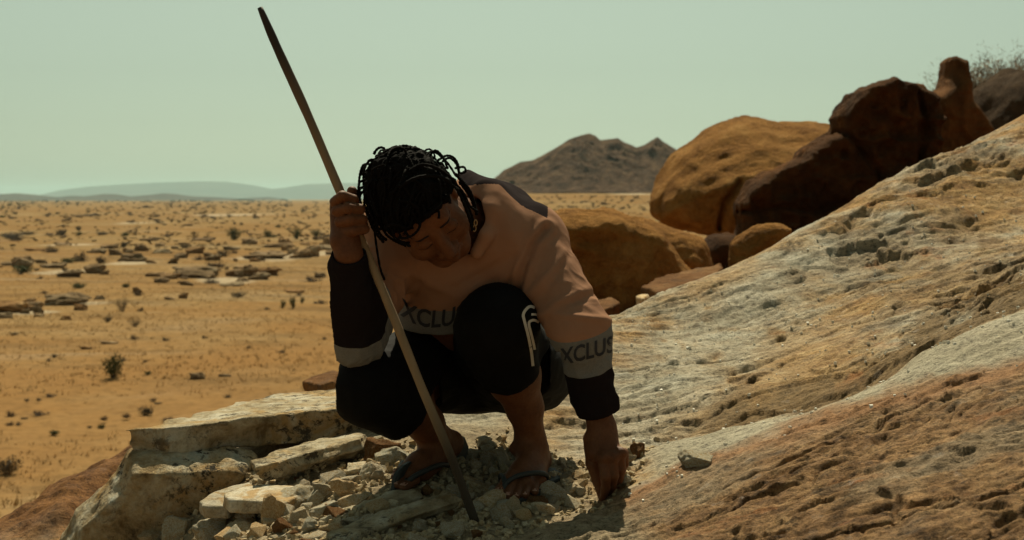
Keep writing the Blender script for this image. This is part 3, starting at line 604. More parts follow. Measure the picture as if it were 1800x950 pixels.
tag(low_, 'grey sliver of stone half under the flat pale stone', 'rock')
pl1 = slab_rock('granite_plank', [at(478, 932, 2.93), at(560, 900, 2.99), at(690, 862, 3.06), at(735, 852, 3.09), at(740, 862, 3.04), at(640, 893, 2.99), at(490, 945, 2.88)],
                0.030, mat_pale, 0.0045, 0.004, 30, 0.001, seed=39, step=0.02)
tag(pl1, 'narrow ledge of stone running below the lit toes', 'rock slab')
pl2 = slab_rock('granite_plank', [at(500, 962, 2.78), at(590, 928, 2.84), at(700, 885, 2.92), at(800, 855, 2.98), at(812, 866, 2.93), at(720, 902, 2.86), at(560, 965, 2.72)],
                0.032, mat_pale, 0.0045, 0.004, 30, 0.001, seed=41, step=0.02)
tag(pl2, 'second narrow stone ledge in front of the first, running to the pole', 'rock slab')
shard_f = slab_rock('rock_slab', [at(528, 672, 4.7), at(545, 660, 4.8), at(585, 650, 4.9), at(600, 655, 4.8), at(590, 668, 4.6), at(560, 676, 4.55)], 0.035, mat_redstone, 0.008, 0.006, 14, 0.004, seed=43)
tag(shard_f, 'thin red brown flagstone beyond the right end of the long slab', 'rock')

def hull_stone(seed, npts=16, bev=0.05, blocky=0.6):
    r = random.Random(seed); bm = bmesh.new()
    for i in range(npts):
        v = Vector((r.gauss(0, 1), r.gauss(0, 1), r.gauss(0, 1))).normalized()
        mxx = max(abs(v.x), abs(v.y), abs(v.z)); v = v * (1 - blocky) + v / mxx * blocky * r.uniform(0.75, 1.0)
        bm.verts.new(v * 0.5 * r.uniform(0.85, 1.05))
    res = bmesh.ops.convex_hull(bm, input=bm.verts)
    bmesh.ops.delete(bm, geom=list({g for g in res['geom_interior'] + res['geom_unused'] if isinstance(g, bmesh.types.BMVert)}), context='VERTS')
    bmesh.ops.dissolve_limit(bm, angle_limit=0.22, verts=bm.verts, edges=bm.edges)
    bmesh.ops.bevel(bm, geom=list(bm.edges), offset=bev, segments=1, affect='EDGES', profile=0.6)
    bmesh.ops.triangulate(bm, faces=bm.faces)
    for v in bm.verts:
        p = v.co * 5; q = v.co
        q += v.normal * 0.035 * float(fbm(np.array([p.x]), np.array([p.y]), np.array([p.z + seed]), 2, seed)[0])
    me = bpy.data.meshes.new('stone'); bm.to_mesh(me); bm.free(); return me
protos = [hull_stone(100 + i, 11 + i % 7, 0.022 + 0.008 * (i % 3), 0.35 + 0.12 * (i % 5)) for i in range(16)]
for p in protos: p.materials.append(mat_stone)
for p in protos: p.polygons.foreach_set('use_smooth', np.zeros(len(p.polygons), bool))
protos_b = []
for p in protos[:4]:
    q = p.copy(); q.materials.clear(); q.materials.append(mat_brown); protos_b.append(q)
rough_meshes = {}
def fine_stone(seed, mat, n_amp=0.09):
    """a larger stone with a chipped rough surface"""
    if seed in rough_meshes: return rough_meshes[seed]
    r = np.random.default_rng(seed); s = Sdf([-0.62] * 3, [0.62] * 3, 0.036)
    X = s.ax[0][:, None, None]; Y = s.ax[1][None, :, None]; Z = s.ax[2][None, None, :]
    d = np.full(s.v.shape, -1.0)
    for k in range(9):
        n = r.normal(size=3); n /= np.linalg.norm(n); d = np.maximum(d, X * n[0] + Y * n[1] + Z * n[2] - r.uniform(0.30, 0.46))
    for k in range(3):
        for sg in (-1, 1):
            n = np.zeros(3); n[k] = sg; d = np.maximum(d, X * n[0] + Y * n[1] + Z * n[2] - 0.48)
    d = d + n_amp * 0.5 * fbm(X * 4, Y * 4, Z * 4, 4, seed)
    s.v = d.astype(np.float32); V, F = s.mesh(); me = new_mesh('stone', V, F, False); me.materials.append(mat); rough_meshes[seed] = me; return me
def put_stone(px, py, wpx, hpx, me, name='stone', depth=1.0, rot=None, sink=0.3, d=None, seed=0):
    """a loose stone whose middle is seen at (px, py), wpx by hpx photo pixels, resting on the outcrop"""
    r = random.Random(int(px * 7 + py * 13 + seed))
    P, dd_ = on_slope(px, py + hpx * (0.5 - sink))
    if d: dd_ = d; P = at(px, py + hpx * (0.5 - sink), d)
    o = bpy.data.objects.new(name, me); C.objects.link(o); k = dd_ / FPX
    o.scale = (wpx * k * 1.05, wpx * k * depth, hpx * k * 1.08)
    o.rotation_euler = rot if rot else (r.uniform(-.3, .3), r.uniform(-.35, .35), r.uniform(-.5, .5))
    o.location = (P[0], P[1], P[2] + hpx * k * (0.5 - sink)); return o
named = [
 (420, 826, 44, 40, 0, 'squared grey stone between the wedge block and the tilted plank'),
 (520, 880, 62, 62, 1, 'tall faceted stone standing at the right end of the flat pale stone'),
 (482, 906, 46, 72, 2, 'upright grey shard with a dark split side in the left rubble'),
 (441, 897, 50, 52, 3, 'knobbly ochre stone left of the upright shard'),
 (668, 792, 66, 50, 'b', 'rounded rusty brown stone at the right tip of the tilted plank'),
 (607, 862, 46, 44, 4, 'bluish grey angular stone right of the dark hollow in the rubble'),
 (575, 868, 44, 42, 5, 'brown cream stone left of the bluish grey angular one'),
 (655, 832, 44, 40, 6, 'crumbly cream stone just behind the lit toes'),
 (692, 805, 60, 40, 7, 'crumbly pale stone under the rusty brown stone'),
 (638, 828, 54, 30, 8, 'thin upright flake left of the crumbly cream stone'),
 (528, 912, 44, 32, 9, 'small cream stone right of the upright shard'),
 (565, 905, 60, 30, 10, 'wide cream stone lying on the first stone ledge'),
 (372, 938, 74, 50, 11, 'broad sandy stone cut by the bottom edge of the photo'),
 (430, 930, 66, 34, 12, 'ribbed grey brown stone right of the broad sandy stone'),
 (310, 935, 40, 50, 13, 'dark leaning flake at the bottom of the wedge block'),
 (268, 945, 44, 24, 14, 'pale lump at the bottom edge under the wedge block'),
 (862, 884, 64, 52, 15, 'largest grey stone, right of the pole and before the front foot'),
 (936, 884, 48, 26, 'b', 'flat rusty stone in front of the toes of the front foot'),
 (902, 892, 28, 34, 17, 'small pale upright stone between the grey and the rusty one'),
 (806, 872, 48, 32, 18, 'rounded grey stone touching the pole on its left'),
 (846, 858, 40, 24, 19, 'flat grey stone touching the pole on its right'),
 (857, 812, 30, 38, 20, 'pointed beige stone standing between the two feet'),
 (885, 808, 20, 50, 21, 'thin grey spike of stone just left of the front ankle'),
 (852, 778, 22, 26, 22, 'two tone pebble stack on the lit rock between the legs'),
 (1123, 797, 22, 34, 'b', 'upright brown stone right of the reaching hand'),
 (1108, 801, 20, 28, 23, 'grey stone hidden half behind the upright brown one'),
 (1217, 811, 62, 32, 24, 'lone pale oblong stone on the rock slope to the right'),
 (1152, 775, 14, 13, 25, 'tiny dark pebble on the crease of the rock slope'),
 (1098, 846, 26, 18, 26, 'small crumbly stone right of the fingertips'),
 (975, 868, 50, 30, 27, 'low grey stone right of the front foot'),
 (1010, 858, 36, 24, 28, 'rough dark stone left of the fingertips'),
 (790, 800, 40, 26, 29, 'cream chip under the back heel'),
 (830, 800, 30, 22, 30, 'small cream chip right of the back sandal'),
]
for i, (px, py, w_, h_, kd, lab) in enumerate(named):
    me = fine_stone(500 + i % 3, mat_brown) if kd == 'b' else fine_stone(200 + kd % 14, mat_stone)
    o = put_stone(px, py, w_, h_, me, 'stone', 0.8 if w_ > h_ else 1.1); tag(o, lab, 'stone', 'named stones in the rubble')
# loose chips one could count
region = [(360, 905), (430, 850), (600, 800), (700, 780), (760, 790), (900, 770), (1000, 820), (1130, 790), (1100, 855), (1000, 900), (900, 945), (820, 1000), (300, 1000)]
rpoly = np.array(region, float); cand = []
k = 0
while len(cand) < 225 and k < 20000:
    k += 1; x, y = random.uniform(-0.75, 0.35), random.uniform(2.55, 3.75); cand_ok = True
    z = slope_base(np.array([x]), np.array([y]))[0]; px, py, d = proj(np.array([x, y, z]))
    if poly_sd(rpoly, np.array([px]), np.array([py]))[0] > 0: continue
    s_ = random.choice([0.018, 0.022, 0.026, 0.032, 0.040, 0.048, 0.058]) * random.uniform(0.8, 1.2)
    if 690 < px < 1000 and 800 < py < 900: s_ = min(s_, 0.032)
    if any((x - c[0]) ** 2 + (y - c[1]) ** 2 < (0.42 * (s_ + c[2])) ** 2 for c in cand): continue
    cand.append((x, y, s_))
cx = np.array(cand); czs = slope_eval(cx[:, 0], cx[:, 1])[0]
for (x, y, s_), z in zip(cand, czs):
    o = bpy.data.objects.new('stone', random.choice(protos if random.random() < 0.85 else protos_b)); C.objects.link(o)
    o.scale = (s_ * random.uniform(.9, 1.5), s_ * random.uniform(.8, 1.3), s_ * random.uniform(.55, 1.0))
    o.rotation_euler = (random.uniform(-.5, .5), random.uniform(-.5, .5), random.uniform(0, 6.3)); o.location = (x, y, z + s_ * 0.2)
    tag(o, 'loose chip of broken rock lying in the rubble around the feet', 'stone', 'loose chips in the rubble')
# gravel between them
gv = []; gf = []
pts = []
while len(pts) < 7500:
    x, y = random.uniform(-0.8, 0.42), random.uniform(2.5, 3.8); pts.append((x, y))
pts = np.array(pts); pz = slope_base(pts[:, 0], pts[:, 1]); ppx, ppy, _ = proj(np.c_[pts, pz]); keep = poly_sd(rpoly, ppx, ppy) < 12 * rng.normal(size=len(ppx)); pts = pts[keep]
pz = slope_eval(pts[:, 0], pts[:, 1])[0]
for (x, y), z in zip(pts, pz):
    s_ = random.uniform(0.003, 0.011); n0 = len(gv); a = random.uniform(0, 6.3)
    rm = np.array(Matrix.Rotation(random.uniform(0, 6.3), 3, Vector((random.gauss(0, 1), random.gauss(0, 1), random.gauss(0, 1))).normalized()))
    c8 = np.array([(p, q, r_) for p in (-1, 1) for q in (-1, 1) for r_ in (-1, 1)], float) * np.array([random.uniform(.6, 1.2), random.uniform(.5, 1), random.uniform(.4, .9)]) * rng.uniform(.65, 1.05, (8, 3))
    c8 = (c8 @ rm.T) * s_ * 0.8 + np.array([x, y, z + 0.3 * s_]); gv += c8.tolist(); gf += [tuple(n0 + i for i in q) for q in ((0, 1, 3, 2), (4, 6, 7, 5), (0, 4, 5, 1), (2, 3, 7, 6), (0, 2, 6, 4), (1, 5, 7, 3))]; continue
    o6 = []
    for (p, q, r_) in o6:
        j = random.uniform(.6, 1.2); gv.append((x + s_ * j * (p * math.cos(a) - q * math.sin(a)), y + s_ * j * (p * math.sin(a) + q * math.cos(a)), z + 0.3 * s_ + s_ * 0.8 * j * r_))
    gf += [(n0 + 4, n0, n0 + 2), (n0 + 4, n0 + 2, n0 + 1), (n0 + 4, n0 + 1, n0 + 3), (n0 + 4, n0 + 3, n0), (n0 + 5, n0 + 2, n0), (n0 + 5, n0 + 1, n0 + 2), (n0 + 5, n0 + 3, n0 + 1), (n0 + 5, n0, n0 + 3)]
mat_gravel = rock_mat('gravel', [(0.26, 0.17, 0.08), (0.42, 0.33, 0.2), (0.52, 0.45, 0.33)], 40, 0.4, 0.5, None, kind='World', bdist=0.003)
grav = mk('gravel', gv, gf, mat_gravel, smooth=False); tag(grav, kind='stuff')

# white chips whose bright colour stands in for mica glints on bare rock
gv = []; gf = []
qt = np.c_[rng.uniform(0.15, 1.9, 1500), rng.uniform(2.5, 5.2, 1500)]; qz = slope_eval(qt[:, 0], qt[:, 1])[0]; qx, qy, _ = proj(np.c_[qt, qz])
okq = (qx < 1900) & (qx > 1080) & (qy > lin(qx, [c[:2] for c in sorted(crest)]) + 15) & (qy < lin(qx, red_line) + 20)
for (x, y), z in zip(qt[okq][:420], qz[okq][:420]):
    s_ = random.uniform(0.0016, 0.0042); n0 = len(gv)
    c8 = np.array([(p, q, r_) for p in (-1, 1) for q in (-1, 1) for r_ in (-1, 1)], float) * rng.uniform(.5, 1.1, (8, 3)) * s_ + np.array([x, y, z + s_ * .5]); gv += c8.tolist(); gf += [tuple(n0 + i for i in q) for q in ((0, 1, 3, 2), (4, 6, 7, 5), (0, 4, 5, 1), (2, 3, 7, 6), (0, 2, 6, 4), (1, 5, 7, 3))]
mq = M('glint_white', 0.25, 0.6); mat_glint = mq.out((0.78, 0.74, 0.64))
qg = mk('mica_glint_chips', gv, gf, mat_glint, smooth=False); tag(qg, kind='stuff')
# ------------------------------------------------------------------ plants and rocks of the plain
def leafmat(name, c1, c2):
    m = M(name, 0.85, 0.15); f = m.noise(m.coord('Object'), 9, 3, 0.6); return m.out(m.mix(f, c1, c2))
mat_green = leafmat('shrub_leaf', (0.045, 0.055, 0.016), (0.09, 0.095, 0.03))
mat_grey = leafmat('dry_twig_leaf', (0.055, 0.043, 0.027), (0.10, 0.078, 0.046))
mat_brownb = leafmat('dead_twig', (0.05, 0.034, 0.023), (0.095, 0.064, 0.04))
mat_wood = leafmat('twig_bark', (0.06, 0.042, 0.028), (0.12, 0.085, 0.055))
def bush_meshes(seed, n=900, hgt=1.0, flat=0.7, leaf=0.05, upright=False):
    r = random.Random(seed); V = []; F = []; TV = []; TF = []
    tips = []
    nb = 15
    for b in range(nb):
        a = 6.283 * b / nb + r.uniform(-.3, .3); el = r.uniform(0.5, 1.3) if upright else r.uniform(0.15, 1.35); L = r.uniform(0.35, 0.55)
        p = [Vector((0, 0, -0.05))]; dirv = Vector((math.cos(a) * math.cos(el), math.sin(a) * math.cos(el), math.sin(el)))
        for k in range(5):
            dirv = (dirv + Vector((r.uniform(-.3, .3), r.uniform(-.3, .3), r.uniform(-.1, .3)))).normalized(); p.append(p[-1] + dirv * L / 4)
        v, f = tube([tuple(q) for q in p], [0.016, 0.012, 0.009, 0.007, 0.005, 0.003], 4); n0 = len(TV); TV += [tuple(q) for q in v]; TF += [tuple(i + n0 for i in q) for q in f]
        tips += p[2:]
    for i in range(n):
        t = r.choice(tips); c = t + Vector((r.gauss(0, .07), r.gauss(0, .07), r.gauss(0, .06)))
        if c.z < -0.02: c.z = r.uniform(0, .1)
        a = Vector((r.gauss(0, 1), r.gauss(0, 1), r.gauss(0, 1))).normalized(); b = a.orthogonal().normalized(); q = Matrix.Rotation(r.uniform(0, 6.3), 3, a); b = q @ b
        l = leaf * r.uniform(.6, 1.5); wd = l * r.uniform(.25, .55); n0 = len(V)
        V += [tuple(c - a * l * .5), tuple(c + b * wd * .5), tuple(c + a * l * .5), tuple(c - b * wd * .5)]; F.append((n0, n0 + 1, n0 + 2, n0 + 3))
    S = np.array([1, 1, flat * 1.0]); return np.array(V) * S, F, np.array(TV) * S, TF
bush_protos = []
for i, (mat, up, lf, nn) in enumerate([(mat_grey, False, .075, 900), (mat_grey, False, .08, 800), (mat_brownb, False, .075, 900), (mat_brownb, True, .05, 700), (mat_green, True, .08, 800), (mat_green, False, .09, 950)]):
    V, F, TV, TF = bush_meshes(900 + i, nn, leaf=lf, flat=0.85 if up else 0.62, upright=up)
    a = new_mesh('crown', V, F, False); a.materials.append(mat); b = new_mesh('stem', TV, TF, False); b.materials.append(mat_wood)
    bush_protos.append((a, b))
def plain_at(px, py):
    lo, hi = 9.0, 3000.0
    ds = np.geomspace(12, 2500, 500); P = np.array([at(px, py, d) for d in ds]); g = ground_rel(P[:, 0], P[:, 1]) + CAMZ
    k = int(np.argmax(P[:, 2] < g)); return P[k], ds[k], g[k]
def put_bush(px, py, wpx, hpx, kind, label, cat='shrub', group='shrubs scattered over the plain'):
    P, d, g = plain_at(px, py); cr, stm = bush_protos[kind]
    e = empty('shrub', (P[0], P[1], g)); tag(e, label, cat, group)
    wd = wpx * d / FPX; hh = hpx * d / FPX; e.scale = (wd / 0.95, wd / 0.95, hh / 0.5); e.rotation_euler = (0, 0, random.uniform(0, 6.3))
    for nm, me in (('crown', cr), ('stem', stm)):
        o = bpy.data.objects.new(nm, me); C.objects.link(o); o.parent = e
    return e
GRP = 'small shrub on the dry plain in the distance'
bushes = [ # px, foot py, w, h, kind, own label
 (200, 667, 40, 42, 4, 'lone sprawling green shrub with a bare stem on the near plain'),
 (12, 838, 44, 44, 0, 'grey shrub cut by the left edge above the red bank'),
 (258, 733, 26, 24, 0, 'dark grey shrub above the left end of the long slab'), (222, 740, 16, 12, 2, None), (183, 748, 14, 12, 2, None), (178, 759, 14, 11, 5, None),
 (96, 769, 18, 12, 5, 'low dark green cushion plant on the near sand at left'), (68, 732, 30, 12, 2, None), (18, 738, 18, 14, 2, None), (18, 749, 16, 10, 2, None), (270, 711, 14, 8, 2, None), (297, 743, 30, 12, 2, None),
 (88, 702, 22, 10, 2, None), (260, 661, 12, 10, 5, None), (235, 599, 16, 12, 2, None), (290, 600, 14, 8, 2, None), (437, 615, 12, 7, 2, None), (95, 630, 12, 10, 0, None),
 (215, 549, 24, 28, 3, 'upright leafless brown shrub in the middle of the plain'), (190, 566, 18, 14, 0, None), (238, 575, 24, 18, 3, None), (248, 548, 12, 10, 2, None),
 (497, 543, 12, 14, 4, None), (515, 543, 14, 20, 4, 'bright green sprig, middle of three beside the sleeve elbow'), (531, 534, 10, 11, 4, None),
 (418, 525, 26, 14, 0, None), (565, 535, 18, 10, 2, None), (243, 521, 18, 12, 2, None), (138, 508, 26, 14, 5, 'round dark green bush left of a smaller green bush'), (221, 507, 16, 11, 5, 'small round green bush right of a larger green bush'), (78, 518, 14, 8, 2, None),
 (372, 500, 28, 12, 2, None), (547, 496, 30, 15, 2, 'low grey mound bush left of the gripping hand sleeve'), (376, 483, 38, 32, 3, 'dense rusty bush growing from behind the long grey rock'),
 (40, 480, 34, 20, 5, 'dark green bush in front of a brown boulder at far left'), (120, 464, 26, 14, 5, None), (142, 461, 28, 24, 2, 'dark bush standing between green bush and low rock'), (178, 464, 20, 18, 2, None), (160, 478, 24, 14, 2, None),
 (90, 444, 28, 16, 2, None), (218, 436, 18, 14, 0, None), (390, 452, 30, 18, 0, None), (412, 447, 14, 10, 2, None), (350, 458, 20, 12, 2, None), (325, 437, 20, 14, 0, None), (343, 423, 14, 18, 3, None),
 (412, 423, 32, 22, 4, 'tallest grey green bush of a row across the middle plain'), (470, 418, 18, 14, 4, None), (521, 421, 22, 20, 4, 'grey green bush with a leaning stem, third in a row'), (556, 417, 20, 14, 4, None), (540, 417, 8, 6, 2, None), (579, 416, 8, 5, 2, None),
 (20, 420, 62, 16, 0, None), (50, 414, 30, 10, 0, None), (108, 414, 26, 16, 0, None), (88, 415, 24, 6, 2, None), (220, 416, 16, 10, 5, None), (239, 415, 9, 20, 3, None), (180, 414, 26, 8, 0, None), (138, 406, 14, 12, 0, None), (275, 423, 24, 8, 0, None),
 (66, 389, 14, 6, 2, None), (20, 385, 14, 6, 2, None), (120, 389, 18, 9, 2, None), (84, 380, 14, 6, 2, None), (33, 368, 10, 6, 2, None), (4, 383, 12, 6, 5, None), (166, 380, 16, 7, 2, None), (150, 381, 50, 4, 2, None), (232, 392, 18, 7, 2, None), (278, 393, 14, 8, 2, None), (256, 366, 16, 7, 2, None),
 (360, 382, 14, 7, 2, None), (403, 381, 14, 6, 2, None), (535, 372, 12, 6, 2, None), (500, 362, 20, 4, 2, None), (450, 383, 12, 4, 2, None), (551, 383, 10, 5, 2, None), (412, 395, 6, 8, 2, None), (424, 396, 8, 7, 2, None), (340, 367, 16, 6, 2, None), (455, 363, 8, 5, 2, None),
 (1062, 361, 18, 8, 2, 'largest dark shrub on the strip of plain below the mountain'), (1094, 368, 12, 6, 2, None), (1112, 354, 10, 5, 2, None), (1132, 371, 10, 6, 2, None), (1027, 356, 20, 4, 2, None), (970, 358, 10, 4, 2, None), (1150, 356, 12, 4, 2, None), (1003, 366, 14, 4, 2, None),
]
for (px, py, w_, h_, kd, lab) in bushes: put_bush(px, py, w_, h_, kd, lab or GRP)
for i in range(95):
    py = 353 + 75 * random.random() ** 1.6; px = random.uniform(-40, 640) if random.random() < .82 else random.uniform(960, 1150)
    if px > 900: py = random.uniform(346, 372)
    s_ = 4 + (py - 350) * 0.11
    put_bush(px, py, s_ * random.uniform(.8, 2.0), s_ * random.uniform(.45, .8), random.choice([0, 2, 2, 1, 3, 5]), GRP)
for i in range(24):
    py = random.uniform(430, 760); px = random.uniform(-40, 580)
    s_ = 7 + (py - 350) * 0.012
    put_bush(px, py, s_ * random.uniform(.8, 1.5), s_ * random.uniform(.5, .8), random.choice([0, 2, 2, 1]), GRP)
# rocks of the plain
field_protos = []
for i in range(8):
    me = fine_stone(700 + i, mat_field, 0.16); field_protos.append(me)
FG = 'weathered rock lying on the dry plain in the distance'
frocks = [
 (340, 488, 80, 18, 'long low grey rock with the rusty bush at its right end'), (425, 487, 48, 22, 'squat grey boulder right of the rusty bush rock'), (468, 484, 46, 16, 'humped pale slab beside the squat grey boulder'), (455, 492, 34, 14, None), (300, 492, 30, 9, None),
 (468, 456, 68, 14, None), (527, 454, 34, 15, None), (551, 452, 24, 18, 'dark rounded boulder at the right end of a row of rocks'), (490, 436, 46, 9, None), (440, 430, 26, 10, None), (500, 430, 22, 10, None), (578, 432, 20, 14, None), (570, 440, 40, 8, None), (584, 449, 20, 7, None),
 (232, 461, 50, 16, 'oblong grey brown boulder on the left half of the plain'), (205, 450, 24, 11, None), (250, 443, 24, 12, 'box shaped rock with a bright top on the left plain'), (40, 471, 38, 18, 'brown boulder above a dark green bush at far left'), (92, 471, 46, 8, None), (124, 487, 40, 15, 'wide brown rock below the dark bushes'), (168, 482, 34, 16, None), (275, 488, 34, 8, None), (285, 498, 26, 9, None),
 (305, 464, 18, 13, 'small reddish round rock between two grey ones'), (376, 458, 28, 12, None), (345, 446, 30, 11, None), (320, 455, 24, 8, None), (285, 446, 34, 8, None), (170, 445, 30, 9, None), (195, 437, 30, 7, None), (110, 432, 30, 5, None), (60, 442, 40, 5, None),
 (118, 537, 72, 18, 'ragged dark red ledge of rock on the near left plain'), (143, 526, 34, 9, None), (175, 528, 18, 8, None), (20, 550, 54, 18, 'broken red rocks at the left edge of the plain'), (45, 552, 18, 10, None), (8, 561, 26, 9, None), (323, 526, 16, 9, None), (242, 516, 14, 10, None), (347, 668, 24, 11, None), (395, 663, 20, 5, None), (190, 605, 30, 5, None), (150, 614, 20, 5, None), (300, 528, 20, 5, None),
 (410, 505, 40, 6, None), (520, 515, 30, 5, None), (355, 424, 44, 5, None), (260, 424, 30, 5, None), (330, 398, 18, 4, 'white flat rock far out on the plain'), (405, 440, 30, 6, None), (380, 470, 26, 6, None)]
def put_field(px, py, w_, h_, lab):
    P, d, g = plain_at(px, py); o = bpy.data.objects.new('field_rock', random.choice(field_protos)); C.objects.link(o); k = d / FPX
    o.scale = (w_ * k * 1.1, w_ * k * 0.7, h_ * k * 1.35); o.rotation_euler = (random.uniform(-.1, .1), random.uniform(-.1, .1), random.uniform(-.35, .35)); o.location = (P[0], P[1], g + h_ * k * 0.30)
    tag(o, lab or FG, 'rock', 'rocks scattered over the plain')
for r_ in frocks: put_field(*r_)
for i in range(64):
    cxp, cyp, sxp, syp = random.choice([(480, 446, 70, 9), (120, 474, 60, 10), (400, 486, 70, 8), (60, 545, 50, 8), (240, 448, 60, 10), (560, 440, 30, 8)]); py = random.gauss(cyp, syp); px = random.gauss(cxp, sxp)
    if px > 592 or py < 400: continue
    s_ = 5 + (py - 350) * 0.06 * random.uniform(.4, 1.4); put_field(px, py, s_ * random.uniform(.8, 1.9), s_ * random.uniform(.4, .75), None)
# dry grass in tufts over the nearer plain
tv = []; tf = []
cnt = 0
while cnt < 9000:
    d = 19 * (8 ** random.random()); t = random.uniform(-0.40, 0.02); x, y = t * d, d
    n_ = float(vnoise(np.array([x * .12]), np.array([y * .12]), np.array([3.0]), 5)[0]) if cnt % 1 == 0 else 0
    if n_ < random.uniform(-.6, .5): continue
    cnt += 1; tv.append((x, y))
tvn = np.array(tv); tz = ground_rel(tvn[:, 0], tvn[:, 1]) + CAMZ; GV = []; GF = []
for (x, y), z in zip(tv, tz):
    hgt = random.uniform(.05, .16)
    for b in range(5):
        a = random.uniform(0, 6.3); l = random.uniform(.4, 1.0) * hgt; n0 = len(GV); ox, oy = random.gauss(0, .06), random.gauss(0, .06); wd = 0.012
        GV += [(x + ox - wd * math.sin(a), y + oy + wd * math.cos(a), z - .01), (x + ox + wd * math.sin(a), y + oy - wd * math.cos(a), z - .01), (x + ox + l * .9 * math.cos(a), y + oy + l * .9 * math.sin(a), z + l)]; GF.append((n0, n0 + 1, n0 + 2))
mat_straw = leafmat('straw', (0.28, 0.155, 0.05), (0.36, 0.235, 0.09))
gr = mk('dry_grass', GV, GF, mat_straw, smooth=False); tag(gr, kind='stuff')
# low scrub too small and dense to count, far out
SV = []; SF = []
for i in range(2300):
    py = 351.5 + 90 * random.random() ** 1.8; left = random.random() < .93; px = random.uniform(-60, 660) if left else random.uniform(940, 1160)
    if not left: py = random.uniform(345, 372)
    if left and float(vnoise(np.array([px / 60]), np.array([py / 9]), np.array([1.0]), 77)[0]) < random.uniform(-.7, .3): continue
    if left: d = CAMZ * FPX / (py - 350)
    else: d = np.interp(py, [345, 372], [520, 260])
    x = (px - 900) / FPX * d; SV.append((x, d))
sv_ = np.array(SV); sz_ = ground_rel(sv_[:, 0], sv_[:, 1]) + CAMZ; SV = []
for (x, y), z in zip(sv_, sz_):
    wd = y / FPX * random.uniform(2.0, 6.0) + 0.12; hh = wd * random.uniform(.2, .45)
    for b in range(6):
        a = random.uniform(0, 6.3); n0 = len(SV); ox = wd * .5 * math.cos(a) * random.uniform(.3, 1); oy = wd * .5 * math.sin(a); q = wd * .22; t_ = random.uniform(-.3, .3) * q
        SV += [(x + ox - q, y + oy, z - .02), (x + ox + q, y + oy + q * .5, z - .02), (x + ox + q * .6 + t_, y + oy + .2 * q, z + hh * random.uniform(.6, 1)), (x + ox - q * .6 + t_, y + oy - .2 * q, z + hh * random.uniform(.5, .9))]; SF.append((n0, n0 + 1, n0 + 2, n0 + 3))
mat_scrub = leafmat('low_scrub_leaf', (0.09, 0.062, 0.03), (0.17, 0.115, 0.055))
scr = mk('low_scrub', SV, SF, mat_scrub, smooth=False); tag(scr, kind='stuff')
# the big dry bush beside the spike
mat_thicket = leafmat('dry_thicket', (0.19, 0.135, 0.08), (0.30, 0.22, 0.14))
e = empty('dry_bush', tuple(at(1762, 262, 23.0))); tag(e, 'large dense dry bush of fine brown twigs behind the spiked rock', 'bush')
r = random.Random(5); V = []; F = []; TV = []; TF = []
RX = 1.46
for i in range(260):
    a = r.uniform(0, 6.283); el = math.acos(r.uniform(0.0, 1.0)); L = RX * r.uniform(.75, 1.12)
    dv = Vector((math.cos(a) * math.sin(el), math.sin(a) * math.sin(el), math.cos(el))); p = [Vector((r.gauss(0, .08), r.gauss(0, .08), 0))]
    for k in range(6):
        dv = (dv + Vector((r.gauss(0, .14), r.gauss(0, .14), r.gauss(0, .1)))).normalized(); p.append(p[-1] + dv * L / 6)
    v, f = tube([tuple(q) for q in p], np.linspace(.012, .003, 7), 3, False); n0 = len(TV); TV += [tuple(q) for q in v]; TF += [tuple(j + n0 for j in q) for q in f]
    for q in p[2:]:
        for z in range(20):
            c = q + Vector((r.gauss(0, .09), r.gauss(0, .09), r.gauss(0, .09))); aa = (Vector((r.gauss(0, 1), r.gauss(0, 1), r.gauss(0, 1))) + dv * 1.5).normalized(); bb = aa.orthogonal().normalized(); n0 = len(V); l = r.uniform(.04, .1)
            V += [tuple(c), tuple(c + aa * l * .5 + bb * .006), tuple(c + aa * l), tuple(c + aa * l * .5 - bb * .006)]; F.append((n0, n0 + 1, n0 + 2, n0 + 3))
for i in range(22000):
    a = r.uniform(0, 6.283); el = math.acos(r.uniform(-0.1, 1.0)); rr_ = RX * 0.98 * r.uniform(0.2, 1) ** 0.4 * (0.9 + 0.12 * math.sin(a * 5 + el * 4))
    c = Vector((math.cos(a) * math.sin(el), math.sin(a) * math.sin(el), math.cos(el))) * rr_; aa = Vector((r.gauss(0, 1), r.gauss(0, 1), r.gauss(0, 1) + .6)).normalized(); bb = aa.orthogonal().normalized(); n0 = len(V); l = r.uniform(.06, .14)
    V += [tuple(c), tuple(c + aa * l * .5 + bb * .014), tuple(c + aa * l), tuple(c + aa * l * .5 - bb * .014)]; F.append((n0, n0 + 1, n0 + 2, n0 + 3))
for nm, vv, ff, mt in (('crown', V, F, mat_thicket), ('branches', TV, TF, mat_wood)):
    me = new_mesh(nm, vv, ff, False); me.materials.append(mt); o = bpy.data.objects.new(nm, me); C.objects.link(o); o.parent = e
